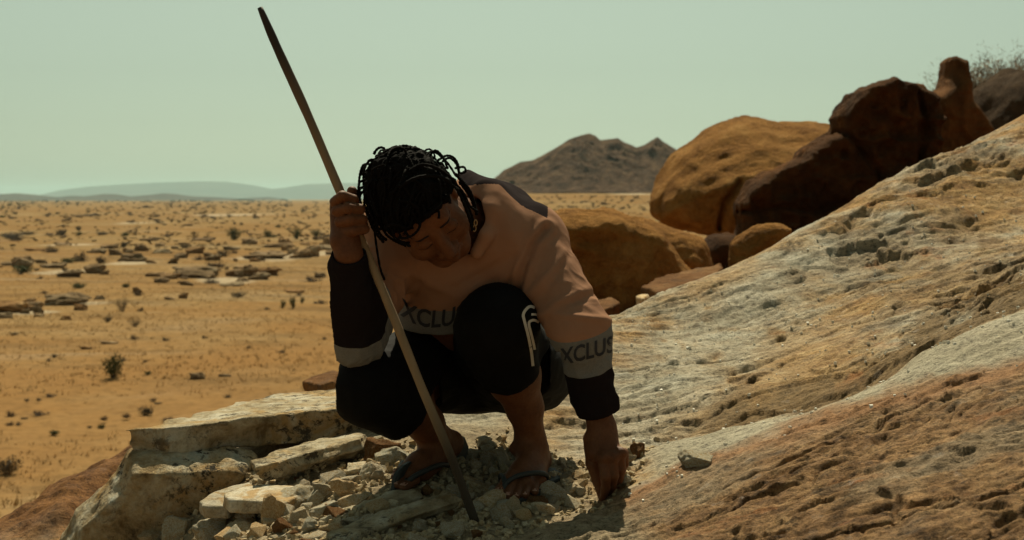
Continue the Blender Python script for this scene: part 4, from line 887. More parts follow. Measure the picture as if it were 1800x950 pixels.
# ------------------------------------------------------------------ the person
def A3(*a): return at(*a)
m = M('skin', 0.62, 0.18); co = m.coord('Object'); f = m.noise(co, 14, 4, 0.6); f2 = m.noise(co, 160, 3, 0.6)
col = m.ramp(f, [(0.3, (0.095, 0.037, 0.0165)), (0.55, (0.132, 0.053, 0.023)), (0.75, (0.165, 0.069, 0.031))])
m.b.inputs['Subsurface Weight'].default_value = 0.08; m.b.inputs['Subsurface Radius'].default_value = (0.01, 0.004, 0.002); m.b.inputs['Subsurface Scale'].default_value = 0.5
mat_skin = m.out(m.mix(1.0, col, m.ramp(f2, [(0.3, 0.85), (0.7, 1.1)]), 'MULTIPLY'), m.bump(f2, 0.25, 0.002))
def simple(name, c, rough=0.8, spec=0.2, bump=0.3, scale=200, bd=0.002, var=0.2):
    m = M(name, rough, spec); co = m.coord('Object'); f = m.noise(co, scale, 3, 0.6); g = m.noise(co, scale * .06, 4, 0.6)
    cc = m.mix(1.0, c, m.ramp(g, [(0.3, 1 - var), (0.7, 1 + var)]), 'MULTIPLY'); return m.out(cc, m.bump(f, bump, bd))
mat_hair = simple('black_hair', (0.007, 0.006, 0.0055), 0.85, 0.04, 0.6, 240, 0.004)
mat_black = simple('black_jersey', (0.0055, 0.0052, 0.0052), 0.85, 0.08, 0.3, 300, 0.001)
mat_white = simple('white_tape', (0.60, 0.56, 0.47), 0.8)
mat_rubber = simple('dark_rubber', (0.028, 0.032, 0.030), 0.6, 0.35, 0.3, 120)
mat_ink = simple('navy_print', (0.030, 0.033, 0.042), 0.85)
mat_gold = simple('brass', (0.35, 0.2, 0.07), 0.4, 0.6)
mat_lash = simple('dark_lash', (0.014, 0.008, 0.006), 0.7)
mat_nail = simple('nail', (0.36, 0.19, 0.13), 0.4, 0.5)
BASE = np.array([*at(830, 850, 3.2)[:2], at(830, 860, 3.15)[2]])

# head frame
EY = at(771, 417, 2.86)
e_ = np.array([0.82, 0, 0.57]); up_ = np.array([-0.305, -0.79, 0.526])
e_ /= np.linalg.norm(e_); up_ -= e_ * (up_ @ e_); up_ /= np.linalg.norm(up_); nf = np.cross(e_, up_); nf = nf if nf[1] < 0 else -nf
HC = EY - 0.088 * nf
def hd(e, h, n): return HC + e * e_ + h * up_ + n * nf
HAX = np.array([e_, up_, nf])

# key joints
LSH, LEL, LWR = at(930, 425, 3.12), at(1020, 585, 2.97), at(1052, 728, 3.03)
RSH, REL, RWR = at(692, 432, 3.08), at(626, 592, 2.99), at(613, 448, 2.85)
LHIP, LKN, LAN = at(886, 645, 3.40), at(872, 574, 3.02), at(932, 778, 3.19)
RHIP, RKN, RAN = at(800, 645, 3.40), at(650, 682, 3.03), at(764, 772, 3.25)
LHEM, RHEM = at(894, 652, 3.085), at(702, 722, 3.115)

H_ = 0.0028
lo = np.array([at(560, 475, 2.7)[0], 2.62, at(800, 940, 2.9)[2]]); hi = np.array([at(1130, 475, 2.95)[0], 3.62, at(800, 262, 2.8)[2]])
B = Sdf(lo, hi, H_)
# --- torso and hidden limbs
B.chain([at(830, 640, 3.40), at(790, 560, 3.28), at(815, 450, 3.18), at(822, 400, 3.12)], [0.11, 0.10, 0.11, 0.06], 0.03)
B.chain([RSH, at(815, 430, 3.16), LSH], [0.05, 0.08, 0.05], 0.03)
B.chain([LSH, LEL, LWR], [0.045, 0.036, 0.026], 0.012); B.chain([RSH, REL, RWR], [0.045, 0.036, 0.026], 0.012)
B.chain([LHIP, LKN], [0.085, 0.062], 0.02); B.chain([RHIP, RKN], [0.085, 0.056], 0.02)
# --- neck and head
B.cone(hd(0, -0.03, -0.03), at(826, 402, 3.10), 0.054, 0.060, 0.02)
B.ell(hd(0, 0.035, -0.012), (0.073, 0.088, 0.094), HAX, 0.01)
B.ell(hd(0, -0.028, 0.026), (0.063, 0.082, 0.062), HAX, 0.02)
B.cone(hd(-0.018, -0.098, 0.062), hd(0.018, -0.098, 0.062), 0.021, 0.021, 0.03)
for s_ in (-1, 1):
    B.cone(hd(s_ * 0.050, -0.050, 0.012), hd(s_ * 0.02, -0.094, 0.055), 0.022, 0.020, 0.025)
    B.ball(hd(s_ * 0.040, -0.035, 0.058), 0.029, 0.02)
    B.ball(hd(s_ * 0.030, 0.028, 0.077), 0.012, 0.02)
    B.ell(hd(s_ * 0.032, -0.003, 0.094), (0.019, 0.011, 0.012), HAX, 0.010, 's')
    B.ell(hd(s_ * 0.032, -0.004, 0.0765), (0.0155, 0.0125, 0.0125), HAX, 0.002)
    B.cone(hd(s_ * 0.019, -0.004, 0.0865), hd(s_ * 0.046, -0.006, 0.078), 0.0028, 0.0020, 0.003)
    B.ell(hd(s_ * 0.074, -0.008, -0.004), (0.010, 0.030, 0.019), HAX, 0.006)
    B.ell(hd(s_ * 0.084, -0.006, 0.001), (0.006, 0.018, 0.009), HAX, 0.004, 's')
    B.ball(hd(s_ * 0.0145, -0.046, 0.094), 0.0105, 0.007)
    B.ball(hd(s_ * 0.008, -0.0545, 0.101), 0.0042, 0.003, 's')
B.chain([hd(0, 0.006, 0.083), hd(0, -0.022, 0.098), hd(0, -0.040, 0.108)], [0.009, 0.010, 0.0125], 0.012)
B.chain([hd(-0.024, -0.069, 0.083), hd(-0.008, -0.0645, 0.0955), hd(0.008, -0.0645, 0.0955), hd(0.024, -0.069, 0.083)], [0.004, 0.0075, 0.0075, 0.004], 0.006)
B.chain([hd(-0.022, -0.072, 0.083), hd(0, -0.079, 0.0935), hd(0.022, -0.072, 0.083)], [0.004, 0.0092, 0.004], 0.006)
B.chain([hd(-0.024, -0.0705, 0.090), hd(0, -0.0715, 0.103), hd(0.024, -0.0705, 0.090)], [0.0016, 0.002, 0.0016], 0.003, 's')
B.ball(hd(0, -0.055, 0.1005), 0.004, 0.006, 's')
# --- lower legs
B.chain([LKN, at(902, 660, 3.11), at(922, 715, 3.15), at(932, 768, 3.19)], [0.062, 0.058, 0.039, 0.032], 0.02)
B.chain([RKN, at(716, 712, 3.13), at(748, 745, 3.20), at(766, 772, 3.25)], [0.056, 0.054, 0.040, 0.034], 0.02)
# left foot (front, pointing at the camera and left)
B.chain([LAN, at(948, 806, 3.24)], [0.033, 0.028], 0.02); B.ball(at(953, 790, 3.20), 0.014, 0.012); B.ball(at(904, 788, 3.185), 0.012, 0.012)
B.chain([at(934, 798, 3.18), at(922, 832, 3.11)], [0.034, 0.026], 0.02); B.chain([at(948, 812, 3.22), at(948, 846, 3.09)], [0.022, 0.016], 0.02)
B.chain([at(912, 830, 3.12), at(893, 850, 3.06)], [0.022, 0.018], 0.015); B.chain([at(915, 836, 3.11), at(928, 852, 3.06)], [0.020, 0.016], 0.015)
ltoes = [((890, 848, 3.06), (876, 866, 3.02), 0.0125, 0.0115), ((900, 852, 3.055), (892, 872, 3.005), 0.0095, 0.0085), ((914, 854, 3.055), (908, 873, 3.005), 0.0092, 0.008), ((928, 854, 3.06), (923, 871, 3.01), 0.009, 0.0078), ((942, 851, 3.07), (940, 865, 3.03), 0.0088, 0.0078)]
for a, b, r1_, r2_ in ltoes: B.cone(at(*a), at(*b), r1_, r2_, 0.004)
# right foot (behind, pointing left)
B.chain([RAN, at(795, 777, 3.29)], [0.034, 0.027], 0.02); B.ball(at(778, 768, 3.22), 0.013, 0.012)
B.chain([at(766, 785, 3.24), at(738, 818, 3.17)], [0.034, 0.024], 0.02); B.chain([at(790, 790, 3.27), at(745, 832, 3.16)], [0.022, 0.018], 0.02)
B.chain([at(738, 818, 3.17), at(720, 838, 3.13)], [0.024, 0.019], 0.015); B.chain([at(732, 812, 3.18), at(712, 826, 3.15)], [0.020, 0.015], 0.015)
rtoes = [((728, 845, 3.12), (711, 857, 3.085), 0.0125, 0.0115), ((717, 841, 3.125), (698, 853, 3.09), 0.0092, 0.0082), ((713, 836, 3.13), (694, 846, 3.10), 0.009, 0.008), ((711, 830, 3.14), (693, 838, 3.115), 0.0088, 0.0076), ((711, 823, 3.15), (696, 830, 3.13), 0.0085, 0.0072)]
for a, b, r1_, r2_ in rtoes: B.cone(at(*a), at(*b), r1_, r2_, 0.004)
# --- left hand reaching to the ground (back of the hand to the camera)
B.chain([LWR, at(1056, 757, 3.02)], [0.027, 0.026], 0.012); 
B.chain([at(1054, 750, 3.03), at(1046, 795, 3.0)], [0.023, 0.019], 0.015); B.chain([at(1060, 752, 3.03), at(1064, 800, 2.99)], [0.023, 0.019], 0.015); B.chain([at(1066, 755, 3.03), at(1078, 800, 2.995)], [0.020, 0.017], 0.015)
B.ball(at(1093, 797, 2.985), 0.0125, 0.012); B.ball(at(1078, 805, 2.975), 0.0115, 0.01); B.ball(at(1060, 806, 2.972), 0.0115, 0.01)
B.chain([at(1040, 772, 3.025), at(1042, 815, 3.02), at(1051, 846, 3.02), at(1057, 874, 3.015)], [0.019, 0.0145, 0.0112, 0.0078], 0.006)           # thumb
B.chain([at(1059, 806, 2.98), at(1064, 838, 2.965), at(1064, 860, 2.985), at(1059, 880, 3.01)], [0.0125, 0.0105, 0.0095, 0.0075], 0.004)         # index
B.chain([at(1075, 806, 2.98), at(1079, 836, 2.975), at(1076, 856, 3.0), at(1066, 872, 3.025)], [0.0122, 0.0102, 0.0092, 0.0075], 0.004)          # middle
B.chain([at(1089, 800, 2.99), at(1092, 826, 2.99), at(1088, 843, 3.015), at(1076, 853, 3.04)], [0.0118, 0.0098, 0.009, 0.0078], 0.004)           # ring
B.chain([at(1097, 796, 3.005), at(1098, 816, 3.015), at(1093, 829, 3.04), at(1083, 836, 3.06)], [0.0105, 0.0088, 0.008, 0.007], 0.004)           # little
# --- right hand closed round the pole
PD = 2.872
B.chain([RWR, at(606, 424, 2.85)], [0.027, 0.026], 0.012)
B.chain([at(606, 424, 2.856), at(592, 362, 2.874)], [0.022, 0.015], 0.014); B.chain([at(612, 424, 2.862), at(604, 390, 2.884)], [0.022, 0.017], 0.014); B.chain([at(602, 420, 2.856), at(598, 385, 2.872)], [0.023, 0.016], 0.014)
fing = [((589, 356, 2.845), (602, 345, 2.828), (622, 352, 2.840), (619, 358, 2.89), 0.0112), ((592, 372, 2.838), (612, 366, 2.820), (633, 368, 2.836), (628, 374, 2.893), 0.0114),
        ((597, 390, 2.838), (617, 387, 2.820), (637, 387, 2.836), (632, 392, 2.893), 0.0112), ((603, 408, 2.842), (622, 406, 2.824), (641, 403, 2.838), (636, 408, 2.885), 0.0104)]
for a, b, c, dd_, r_ in fing: B.chain([at(*a), at(*b), at(*c), at(*dd_)], [r_ * 1.0, r_ * 1.0, r_ * 0.94, r_ * 0.75], 0.0018)
B.chain([at(604, 402, 2.90), at(614, 376, 2.910), at(620, 352, 2.902), at(619, 337, 2.890)], [0.018, 0.0135, 0.0118, 0.0112], 0.006)             # thumb
V, F = B.mesh()
V = V + vnormals(V, F) * (0.0006 * fbm(V[:, 0] * 60, V[:, 1] * 60, V[:, 2] * 60, 2, 3))[:, None]
person = mk('person', V, F, mat_skin, origin=BASE)
tag(person, 'person squatting on the rock with bent head, one hand down and one on a pole', 'person')
bodyV, bodyF = V, F

# --- leggings
G = Sdf(lo, hi, 0.0035)
G.ell(at(842, 632, 3.42), (0.165, 0.13, 0.125), np.eye(3), 0.02)
G.chain([at(890, 645, 3.36), at(878, 600, 3.16), LKN], [0.105, 0.095, 0.086], 0.025)
G.chain([LKN, LHEM + (LHEM - LKN) * 0.35], [0.084, 0.060], 0.02)
G.chain([at(935, 655, 3.36), at(912, 640, 3.18)], [0.10, 0.082], 0.03)                 # underside of the thigh
G.chain([at(800, 650, 3.38), at(720, 655, 3.20), RKN], [0.105, 0.092, 0.077], 0.025)
G.chain([RKN, RHEM + (RHEM - RKN) * 0.35], [0.076, 0.060], 0.02)
for hem, kn in ((LHEM, LKN), (RHEM, RKN)):
    ax = hem - kn; ax /= np.linalg.norm(ax)
    G.cut(hem + 0.012 * ax, ax, hem - 0.085 + 0.02 * ax, hem + 0.085)
G.chain([LHEM - 0.03 * (LHEM - LKN) / np.linalg.norm(LHEM - LKN), LHEM + (LHEM - LKN)], [0.052, 0.052], 0.003, 's')
V, F = G.mesh(); N = vnormals(V, F)
fold = 0.0022 * ridged(V[:, 0] * 14, V[:, 1] * 6, V[:, 2] * 22, 3, 5) + 0.0035 * fbm(V[:, 0] * 9, V[:, 1] * 9, V[:, 2] * 9, 3, 6)
V = V + N * fold[:, None]
legg = mk('leggings', V, F, mat_black, person, BASE)
bvh_leg = BVHTree.FromPolygons([tuple(v) for v in V.tolist()], [tuple(f) for f in F.tolist()])
CAM = Vector((0, 0, CAMZ))
def hit(bvh, px, py, off=0.0015):
    dr = (Vector(at(px, py, 3.0)) - CAM).normalized(); h = bvh.ray_cast(CAM, dr)
    return None if h[0] is None else np.array(h[0] - dr * off)
def ribbon(bvh, path, wpx, name, mat, parent, n=60):
    P = spline([(x, y, 0) for x, y in path], n)[:, :2]; T = np.gradient(P, axis=0); T /= np.linalg.norm(T, axis=1, keepdims=True); S = np.c_[-T[:, 1], T[:, 0]]
    runs, cur = [], []
    for p, sv in zip(P, S):
        row = [hit(bvh, *(p + sv * wpx * k), off=0.0009) for k in (-.5, -.17, .17, .5)]
        if any(r_ is None for r_ in row) or (cur and np.linalg.norm(row[1] - cur[-1][1]) > 0.03) or np.linalg.norm(row[0] - row[3]) > 0.02:
            runs.append(cur); cur = [] if any(r_ is None for r_ in row) or np.linalg.norm(row[0] - row[3]) > 0.02 else [row]
        else: cur.append(row)
    for run in runs + [cur]:
        if len(run) < 5: continue
        FF = [(4 * k + q, 4 * k + q + 1, 4 * k + q + 5, 4 * k + q + 4) for k in range(len(run) - 1) for q in range(3)]
        mk(name, [v for r_ in run for v in r_], FF, mat, parent, BASE)
ribbon(bvh_leg, [(937, 644), (934, 618), (928, 588), (922, 565), (920, 553), (926, 543), (934, 539), (947, 546), (962, 561), (977, 588), (990, 630)], 5.0, 'stripe', mat_white, legg, 90)
ribbon(bvh_leg, [(943, 640), (940, 615), (935, 592), (930, 572), (932, 565), (942, 564), (957, 576), (973, 600), (987, 636)], 4.5, 'stripe', mat_white, legg, 90)
ribbon(bvh_leg, [(934, 553), (944, 554), (957, 564), (970, 583), (982, 612)], 4.0, 'stripe', mat_white, legg, 60)

# --- sweatshirt
W = Sdf(lo, hi, 0.0032)
W.chain([at(800, 585, 3.24), at(790, 540, 3.22), at(812, 465, 3.175), at(830, 400, 3.15)], [0.104, 0.114, 0.140, 0.105], 0.03)
W.ell(at(868, 400, 3.20), (0.105, 0.12, 0.105), np.eye(3), 0.03)                        # rounded back
W.chain([at(840, 400, 3.14), LSH], [0.085, 0.078], 0.03); W.chain([at(790, 420, 3.12), RSH], [0.09, 0.062], 0.03)
arm = [LSH, LEL]; W.chain(arm, [0.078, 0.060], 0.03); W.chain([LEL, LWR + 0.05 * (LEL - LWR)], [0.059, 0.043], 0.02)
lax = (LWR - LEL) / np.linalg.norm(LWR - LEL); cuff = LWR + 0.002 * lax
W.chain([LWR - 0.050 * lax, LWR - 0.018 * lax], [0.0465, 0.0445], 0.010)
W.chain([RSH, REL], [0.064, 0.060], 0.025); rax = (RWR - REL) / np.linalg.norm(RWR - REL); W.chain([REL, REL + (RWR - REL) * .5, RWR - 0.005 * rax], [0.060, 0.057, 0.036], 0.02)
W.ell(at(866, 392, 3.085), (0.048, 0.07, 0.088), np.eye(3), 0.04)
W.ell(at(892, 440, 3.085), (0.062, 0.072, 0.085), np.eye(3), 0.05)
W.chain([at(820, 312, 3.16), at(848, 336, 3.07), at(858, 372, 3.02), at(853, 415, 2.995), at(838, 445, 3.0)], [0.018, 0.016, 0.014, 0.013, 0.012], 0.022)
W.ell(at(745, 455, 3.08), (0.085, 0.07, 0.05), np.eye(3), 0.05)
W.chain([at(640, 395, 3.10), at(668, 400, 3.08)], [0.03, 0.04], 0.03)
W.ell(hd(0, -0.03, -0.0), (0.072, 0.10, 0.085), HAX, 0.006, 's')                           # room for the head
W.chain([hd(0, -0.03, -0.03), at(826, 400, 3.06)], [0.068, 0.064], 0.006, 's')
W.cut(LWR - 0.008 * lax, lax, LWR - 0.07, LWR + 0.09); W.chain([LWR - 0.03 * lax, LWR + 0.03 * lax], [0.034, 0.036], 0.004, 's')
W.cut(RWR + 0.002 * rax, rax, RWR - 0.06, RWR + 0.06); W.chain([RWR - 0.025 * rax, RWR + 0.03 * rax], [0.029, 0.031], 0.004, 's')
hemn = np.array([0.10, 0.30, -1.0]); hemn /= np.linalg.norm(hemn); hemp = at(765, 588, 3.12)
W.cut(hemp, hemn, at(690, 700, 3.4) + np.array([0, -.6, 0]), at(960, 540, 3.4) + np.array([0.02, 0.3, 0]))
V, F = W.mesh(); N = vnormals(V, F)
def seg_t(P, a, b):
    ab = b - a; t = np.clip(((P - a) @ ab) / (ab @ ab), 0, 1); return t, np.linalg.norm(P - a - t[:, None] * ab, axis=1)
t1, d1 = seg_t(V, LSH, LEL); t2, d2 = seg_t(V, LEL, LWR); t3, d3 = seg_t(V, RSH, REL); t4, d4 = seg_t(V, REL, RWR)
tb_, db_ = seg_t(V, at(800, 585, 3.24), at(830, 400, 3.15))
nL = np.minimum(d1, d2) < 0.095; useF = d2 - 0.063 < d1 - 0.072
armv = np.full(len(V), -1.0)
fpx, fpy, fd = proj(V)
# sleeve band: starts at the elbow, ends half way down the forearm (measured along the forearm axis)
tL = ((V - LEL) @ (LWR - LEL)) / ((LWR - LEL) @ (LWR - LEL))
mL = (np.minimum(d1, d2) < 0.10) & (fpx > 930); armv[mL] = tL[mL] + 0.02 * 0
tR = ((V - RSH) @ (REL - RSH)) / ((REL - RSH) @ (REL - RSH)); tRf = ((V - REL) @ (RWR - REL)) / ((RWR - REL) @ (RWR - REL))
mR = (np.minimum(d3, d4) < 0.085) & (fpx < 735)
inF = d4 - 0.058 < d3 - 0.062
rv = np.where(inF, 0.60 + 0.0 * tRf, 0.0)
armR = np.where(mR, np.clip((d3 - d4) / 0.05, -1, 1), -1.0)
hemv = np.full(len(V), -1.0); hv = 0.062 - (hemp - V) @ hemn; bandmask = (np.minimum.reduce([d1, d2]) > 0.085) & (np.minimum(d3, d4) > 0.085); hemv[bandmask] = hv[bandmask] / 0.02
seam = np.interp(fpx, [800, 862, 890, 931, 958, 966], [372, 370, 369, 391, 409, 395]); yoke = np.where(fpx > 838, (seam - fpy) / 10.0, -1.0)
yoke = np.maximum(yoke, np.where((fpx > 806) & (fpx < 875), (326 - fpy) / 10.0, -1)); yoke = np.where((fpx > 962), -1.0, yoke); yoke = np.where((fd < 3.06) & (fpy > 325), -1.0, yoke)
# cloth folds
def folds(ax_a, ax_b, tt, dd, r0, seed, amp, freq=26, lo_=0.0, hi_=1.0):
    ab = ax_b - ax_a; L = np.linalg.norm(ab); u = ab / L; s = (V - ax_a) @ u; Q = V - ax_a - s[:, None] * u
    e1 = np.cross(u, [0, 1, 0.1]); e1 /= np.linalg.norm(e1); e2 = np.cross(u, e1); ph = np.arctan2(Q @ e2, Q @ e1)
    return amp * (ridged(s * freq + 0.7 * np.sin(ph), np.cos(ph) * 1.1, np.sin(ph) * 1.1, 2, seed)) * ss(lo_ - .15, lo_ + .1, tt) * (1 - ss(hi_ - .1, hi_ + .15, tt)) * (1 - ss(r0, r0 * 1.5, dd))
disp = folds(LSH, LEL, t1, d1, 0.085, 3, 0.0022, 14, 0.25, 1.0) + folds(LEL, LWR, t2, d2, 0.07, 4, 0.0030, 22, 0.05, 0.95)
disp += folds(RSH, REL, t3, d3, 0.075, 5, 0.005, 22, 0.2, 1.0) + folds(REL, RWR, t4, d4, 0.065, 6, 0.0028, 20, 0.0, 0.9)
tor = np.minimum.reduce([d1, d2, d3, d4]) > 0.09
disp += tor * 0.0025 * ridged((fpx - 0.55 * fpy) / 70, (fpy + .3 * fpx) / 260, 0 * fpx, 2, 8)
gl = [(960, 402), (938, 428), (921, 468), (913, 512)]; gd = np.full(len(V), 99.0)
for (ax_, ay_), (bx_, by_) in zip(gl[:-1], gl[1:]):
    tq = np.clip(((fpx - ax_) * (bx_ - ax_) + (fpy - ay_) * (by_ - ay_)) / ((bx_ - ax_) ** 2 + (by_ - ay_) ** 2), 0, 1); gd = np.minimum(gd, np.hypot(fpx - ax_ - tq * (bx_ - ax_), fpy - ay_ - tq * (by_ - ay_)))
disp += (N[:, 1] < 0.2) * (-0.006 * np.exp(-(gd / 5) ** 2) + 0.005 * np.exp(-((gd - 12) / 7) ** 2))
for (gx_, gy_, ang_, ln_, w_, am_) in ((760, 500, .5, 60, 9, .006), (850, 480, -.5, 60, 9, -.006), (880, 500, -.9, 60, 8, .005), (950, 500, -.85, 70, 8, .006), (985, 470, -1.0, 60, 8, -.005), (975, 540, -.5, 60, 8, .007), (1010, 530, -.3, 50, 7, -.006), (1030, 560, .1, 50, 6, .006)):
    ca_, sa_ = math.cos(ang_), math.sin(ang_); uu = (fpx - gx_) * ca_ + (fpy - gy_) * sa_; vv_ = -(fpx - gx_) * sa_ + (fpy - gy_) * ca_; disp += (N[:, 1] < 0.1) * am_ * np.exp(-(vv_ / w_) ** 2 - (uu / ln_) ** 2)
disp += 0.002 * fbm(V[:, 0] * 16, V[:, 1] * 16, V[:, 2] * 16, 3, 9)
V = V + N * disp[:, None]
m = M('sweatshirt_fleece', 1.0, 0.02); co = m.coord('Object'); f = m.noise(co, 420, 3, 0.7); g = m.noise(co, 18, 4, 0.6)
pink = m.mix(g, (0.265, 0.140, 0.085), (0.335, 0.184, 0.117)); grey = m.mix(m.noise(co, 300, 3, 0.7), (0.105, 0.105, 0.100), (0.205, 0.207, 0.20)); dark = (0.014, 0.011, 0.012)
step = lambda s, v: m.math('GREATER_THAN', s, v)
col = m.mix(step(m.attr('hem'), 0.0), pink, grey)
aL = m.attr('armL'); col = m.mix(step(aL, -0.04), col, grey); col = m.mix(step(aL, 0.42), col, dark)
aR = m.attr('armR'); col = m.mix(step(aR, -0.45), col, grey); col = m.mix(step(aR, 0.10), col, dark)
col = m.mix(step(m.attr('yoke'), 0.0), col, (0.020, 0.014, 0.015))
m.b.inputs['Sheen Weight'].default_value = 0.0; m.b.inputs['Sheen Roughness'].default_value = 0.5; m.b.inputs['Sheen Tint'].default_value = (0.6, 0.45, 0.35, 1)
mat_sweat = m.out(col, m.bump(f, 0.35, 0.0015))
sweat = mk('sweatshirt', V, F, mat_sweat, person, BASE)
for nme, a in (('hem', hemv), ('armL', armv), ('armR', armR), ('yoke', yoke)): attr(sweat, nme, a)
bvh_sw = BVHTree.FromPolygons([tuple(v) for v in V.tolist()], [tuple(f) for f in F.tolist()])
def printed(text, fmap, bvh, parent, name='lettering'):
    cu = bpy.data.curves.new('t', 'FONT'); cu.body = text; cu.size = 1.0; cu.offset = 0.022; cu.resolution_u = 3
    to = bpy.data.objects.new('t', cu); C.objects.link(to); dg = bpy.context.evaluated_depsgraph_get(); me = bpy.data.meshes.new_from_object(to.evaluated_get(dg))
    bpy.data.objects.remove(to); bm = bmesh.new(); bm.from_mesh(me); bmesh.ops.triangulate(bm, faces=bm.faces)
    for _ in range(3):
        le = [e for e in bm.edges if e.calc_length() > 0.16]
        if le: bmesh.ops.subdivide_edges(bm, edges=le, cuts=1); bmesh.ops.triangulate(bm, faces=bm.faces)
    xs = [v.co.x for v in bm.verts]; x0, x1 = min(xs), max(xs); bad = []
    for v in bm.verts:
        p = hit(bvh, *fmap((v.co.x - x0) / (x1 - x0), v.co.y), off=0.0016)
        if p is None: bad.append(v)
        else: v.co = Vector(p - BASE)
    if bad: bmesh.ops.delete(bm, geom=bad, context='VERTS')
    me2 = bpy.data.meshes.new(name); bm.to_mesh(me2); bm.free(); me2.materials.append(mat_ink)
    o = bpy.data.objects.new(name, me2); C.objects.link(o); o.parent = parent; return o
printed('XCLUS', lambda u, v: (703 + 113 * u + 4 * v, np.interp(u, [0, .2, .45, .7, 1], [553, 568, 576, 574, 562]) - 42 * v), bvh_sw, sweat)
printed('XCLUS', lambda u, v: (984 + 96 * u + 0 * v, np.interp(u, [0, .3, .6, 1], [642, 636, 629, 618]) - 40 * v), bvh_sw, sweat)

# --- hair: a scalp cap and the braids
K = Sdf(HC - 0.16, HC + 0.16, 0.003)
K.ell(hd(0, 0.036, -0.014), (0.083, 0.098, 0.103), HAX, 0.0)
sl, X, Y, Z = K.sub(HC - 0.16, HC + 0.16); q0 = hd(0, 0.064, 0.080); nn = 0.80 * up_ - 0.60 * nf
pl = -((X - q0[0]) * nn[0] + (Y - q0[1]) * nn[1] + (Z - q0[2]) * nn[2]) + 0.006 * vnoise(X * 60, Y * 60, Z * 60, 4)
K.v = np.maximum(K.v, pl.astype(np.float32))
V, F = K.mesh(); N = vnormals(V, F); V = V + N * (0.004 * fbm(V[:, 0] * 70, V[:, 1] * 70, V[:, 2] * 70, 3, 12) + 0.004 * ridged(V[:, 0] * 45, V[:, 1] * 45, V[:, 2] * 45, 2, 13))[:, None]
hair = mk('hair', V, F, mat_hair, person, BASE)
rr = random.Random(11)
CE, CR = hd(0, 0.036, -0.014), np.array([0.087, 0.102, 0.107])
def outside(p):
    q = np.array([(p - CE) @ HAX[i] for i in range(3)]) / CR; k = np.linalg.norm(q)
    return p if k > 1 else CE + sum(q[i] / k * CR[i] * HAX[i] for i in range(3))
def braid(p, d, n, grav, curl, rad=0.0034, name='braid', bend=None):
    pts = [p]; ax = np.array([rr.gauss(0, 1) for _ in range(3)]); ax /= np.linalg.norm(ax)
    for k in range(n):
        d = d + grav * np.array([0, 0, -1.0]) + curl * np.cross(ax, d)
        if bend is not None: d = d + bend
        nn_ = sum(((pts[-1] - CE) @ HAX[i]) / CR[i] ** 2 * HAX[i] for i in range(3)); nn_ /= np.linalg.norm(nn_); dn_ = d @ nn_
        if dn_ > 0 and k > 1: d = d - 0.75 * dn_ * nn_
        if k > n - 4: d = d + 0.5 * curl * np.array([0, 0, 3.0]) * (1 if curl > 0 else 0)
        d = d / np.linalg.norm(d); q = outside(pts[-1] + d * 0.007)
        if k > 3 and (q - q0) @ nn < 0.006 and (q - CE) @ e_ > -0.055: break
        pts.append(q)
    P = spline(pts, len(pts) * 3); rad_ = rad * (1 + 0.16 * np.sin(np.arange(len(P)) * 1.9)); rad_[-3:] *= 1.2
    Vt, Ft = tube(P, rad_, 6); return mk(name, Vt, Ft, mat_hair, hair, BASE)
k = 0
while k < 135:
    th = rr.uniform(0, 6.283); ph = math.acos(rr.uniform(-0.25, 1)); q = np.array([math.sin(ph) * math.cos(th), math.cos(ph), math.sin(ph) * math.sin(th)])
    p = CE + sum(q[i] * CR[i] * HAX[i] for i in range(3))
    if (p - q0) @ nn < 0.002: continue
    k += 1; nrm = sum(q[i] / CR[i] * HAX[i] for i in range(3)); nrm /= np.linalg.norm(nrm); d = nrm * rr.uniform(.05, .35) + np.array([rr.gauss(0, .5), rr.gauss(0, .5), rr.gauss(0, .3)])
    front = (p - CE) @ e_ < 0.03
    braid(p, d, rr.randint(6, 11), rr.uniform(.22, .36), rr.uniform(-.18, .18), rr.uniform(.0020, .0029), bend=-0.03 * e_ - 0.02 * nf)
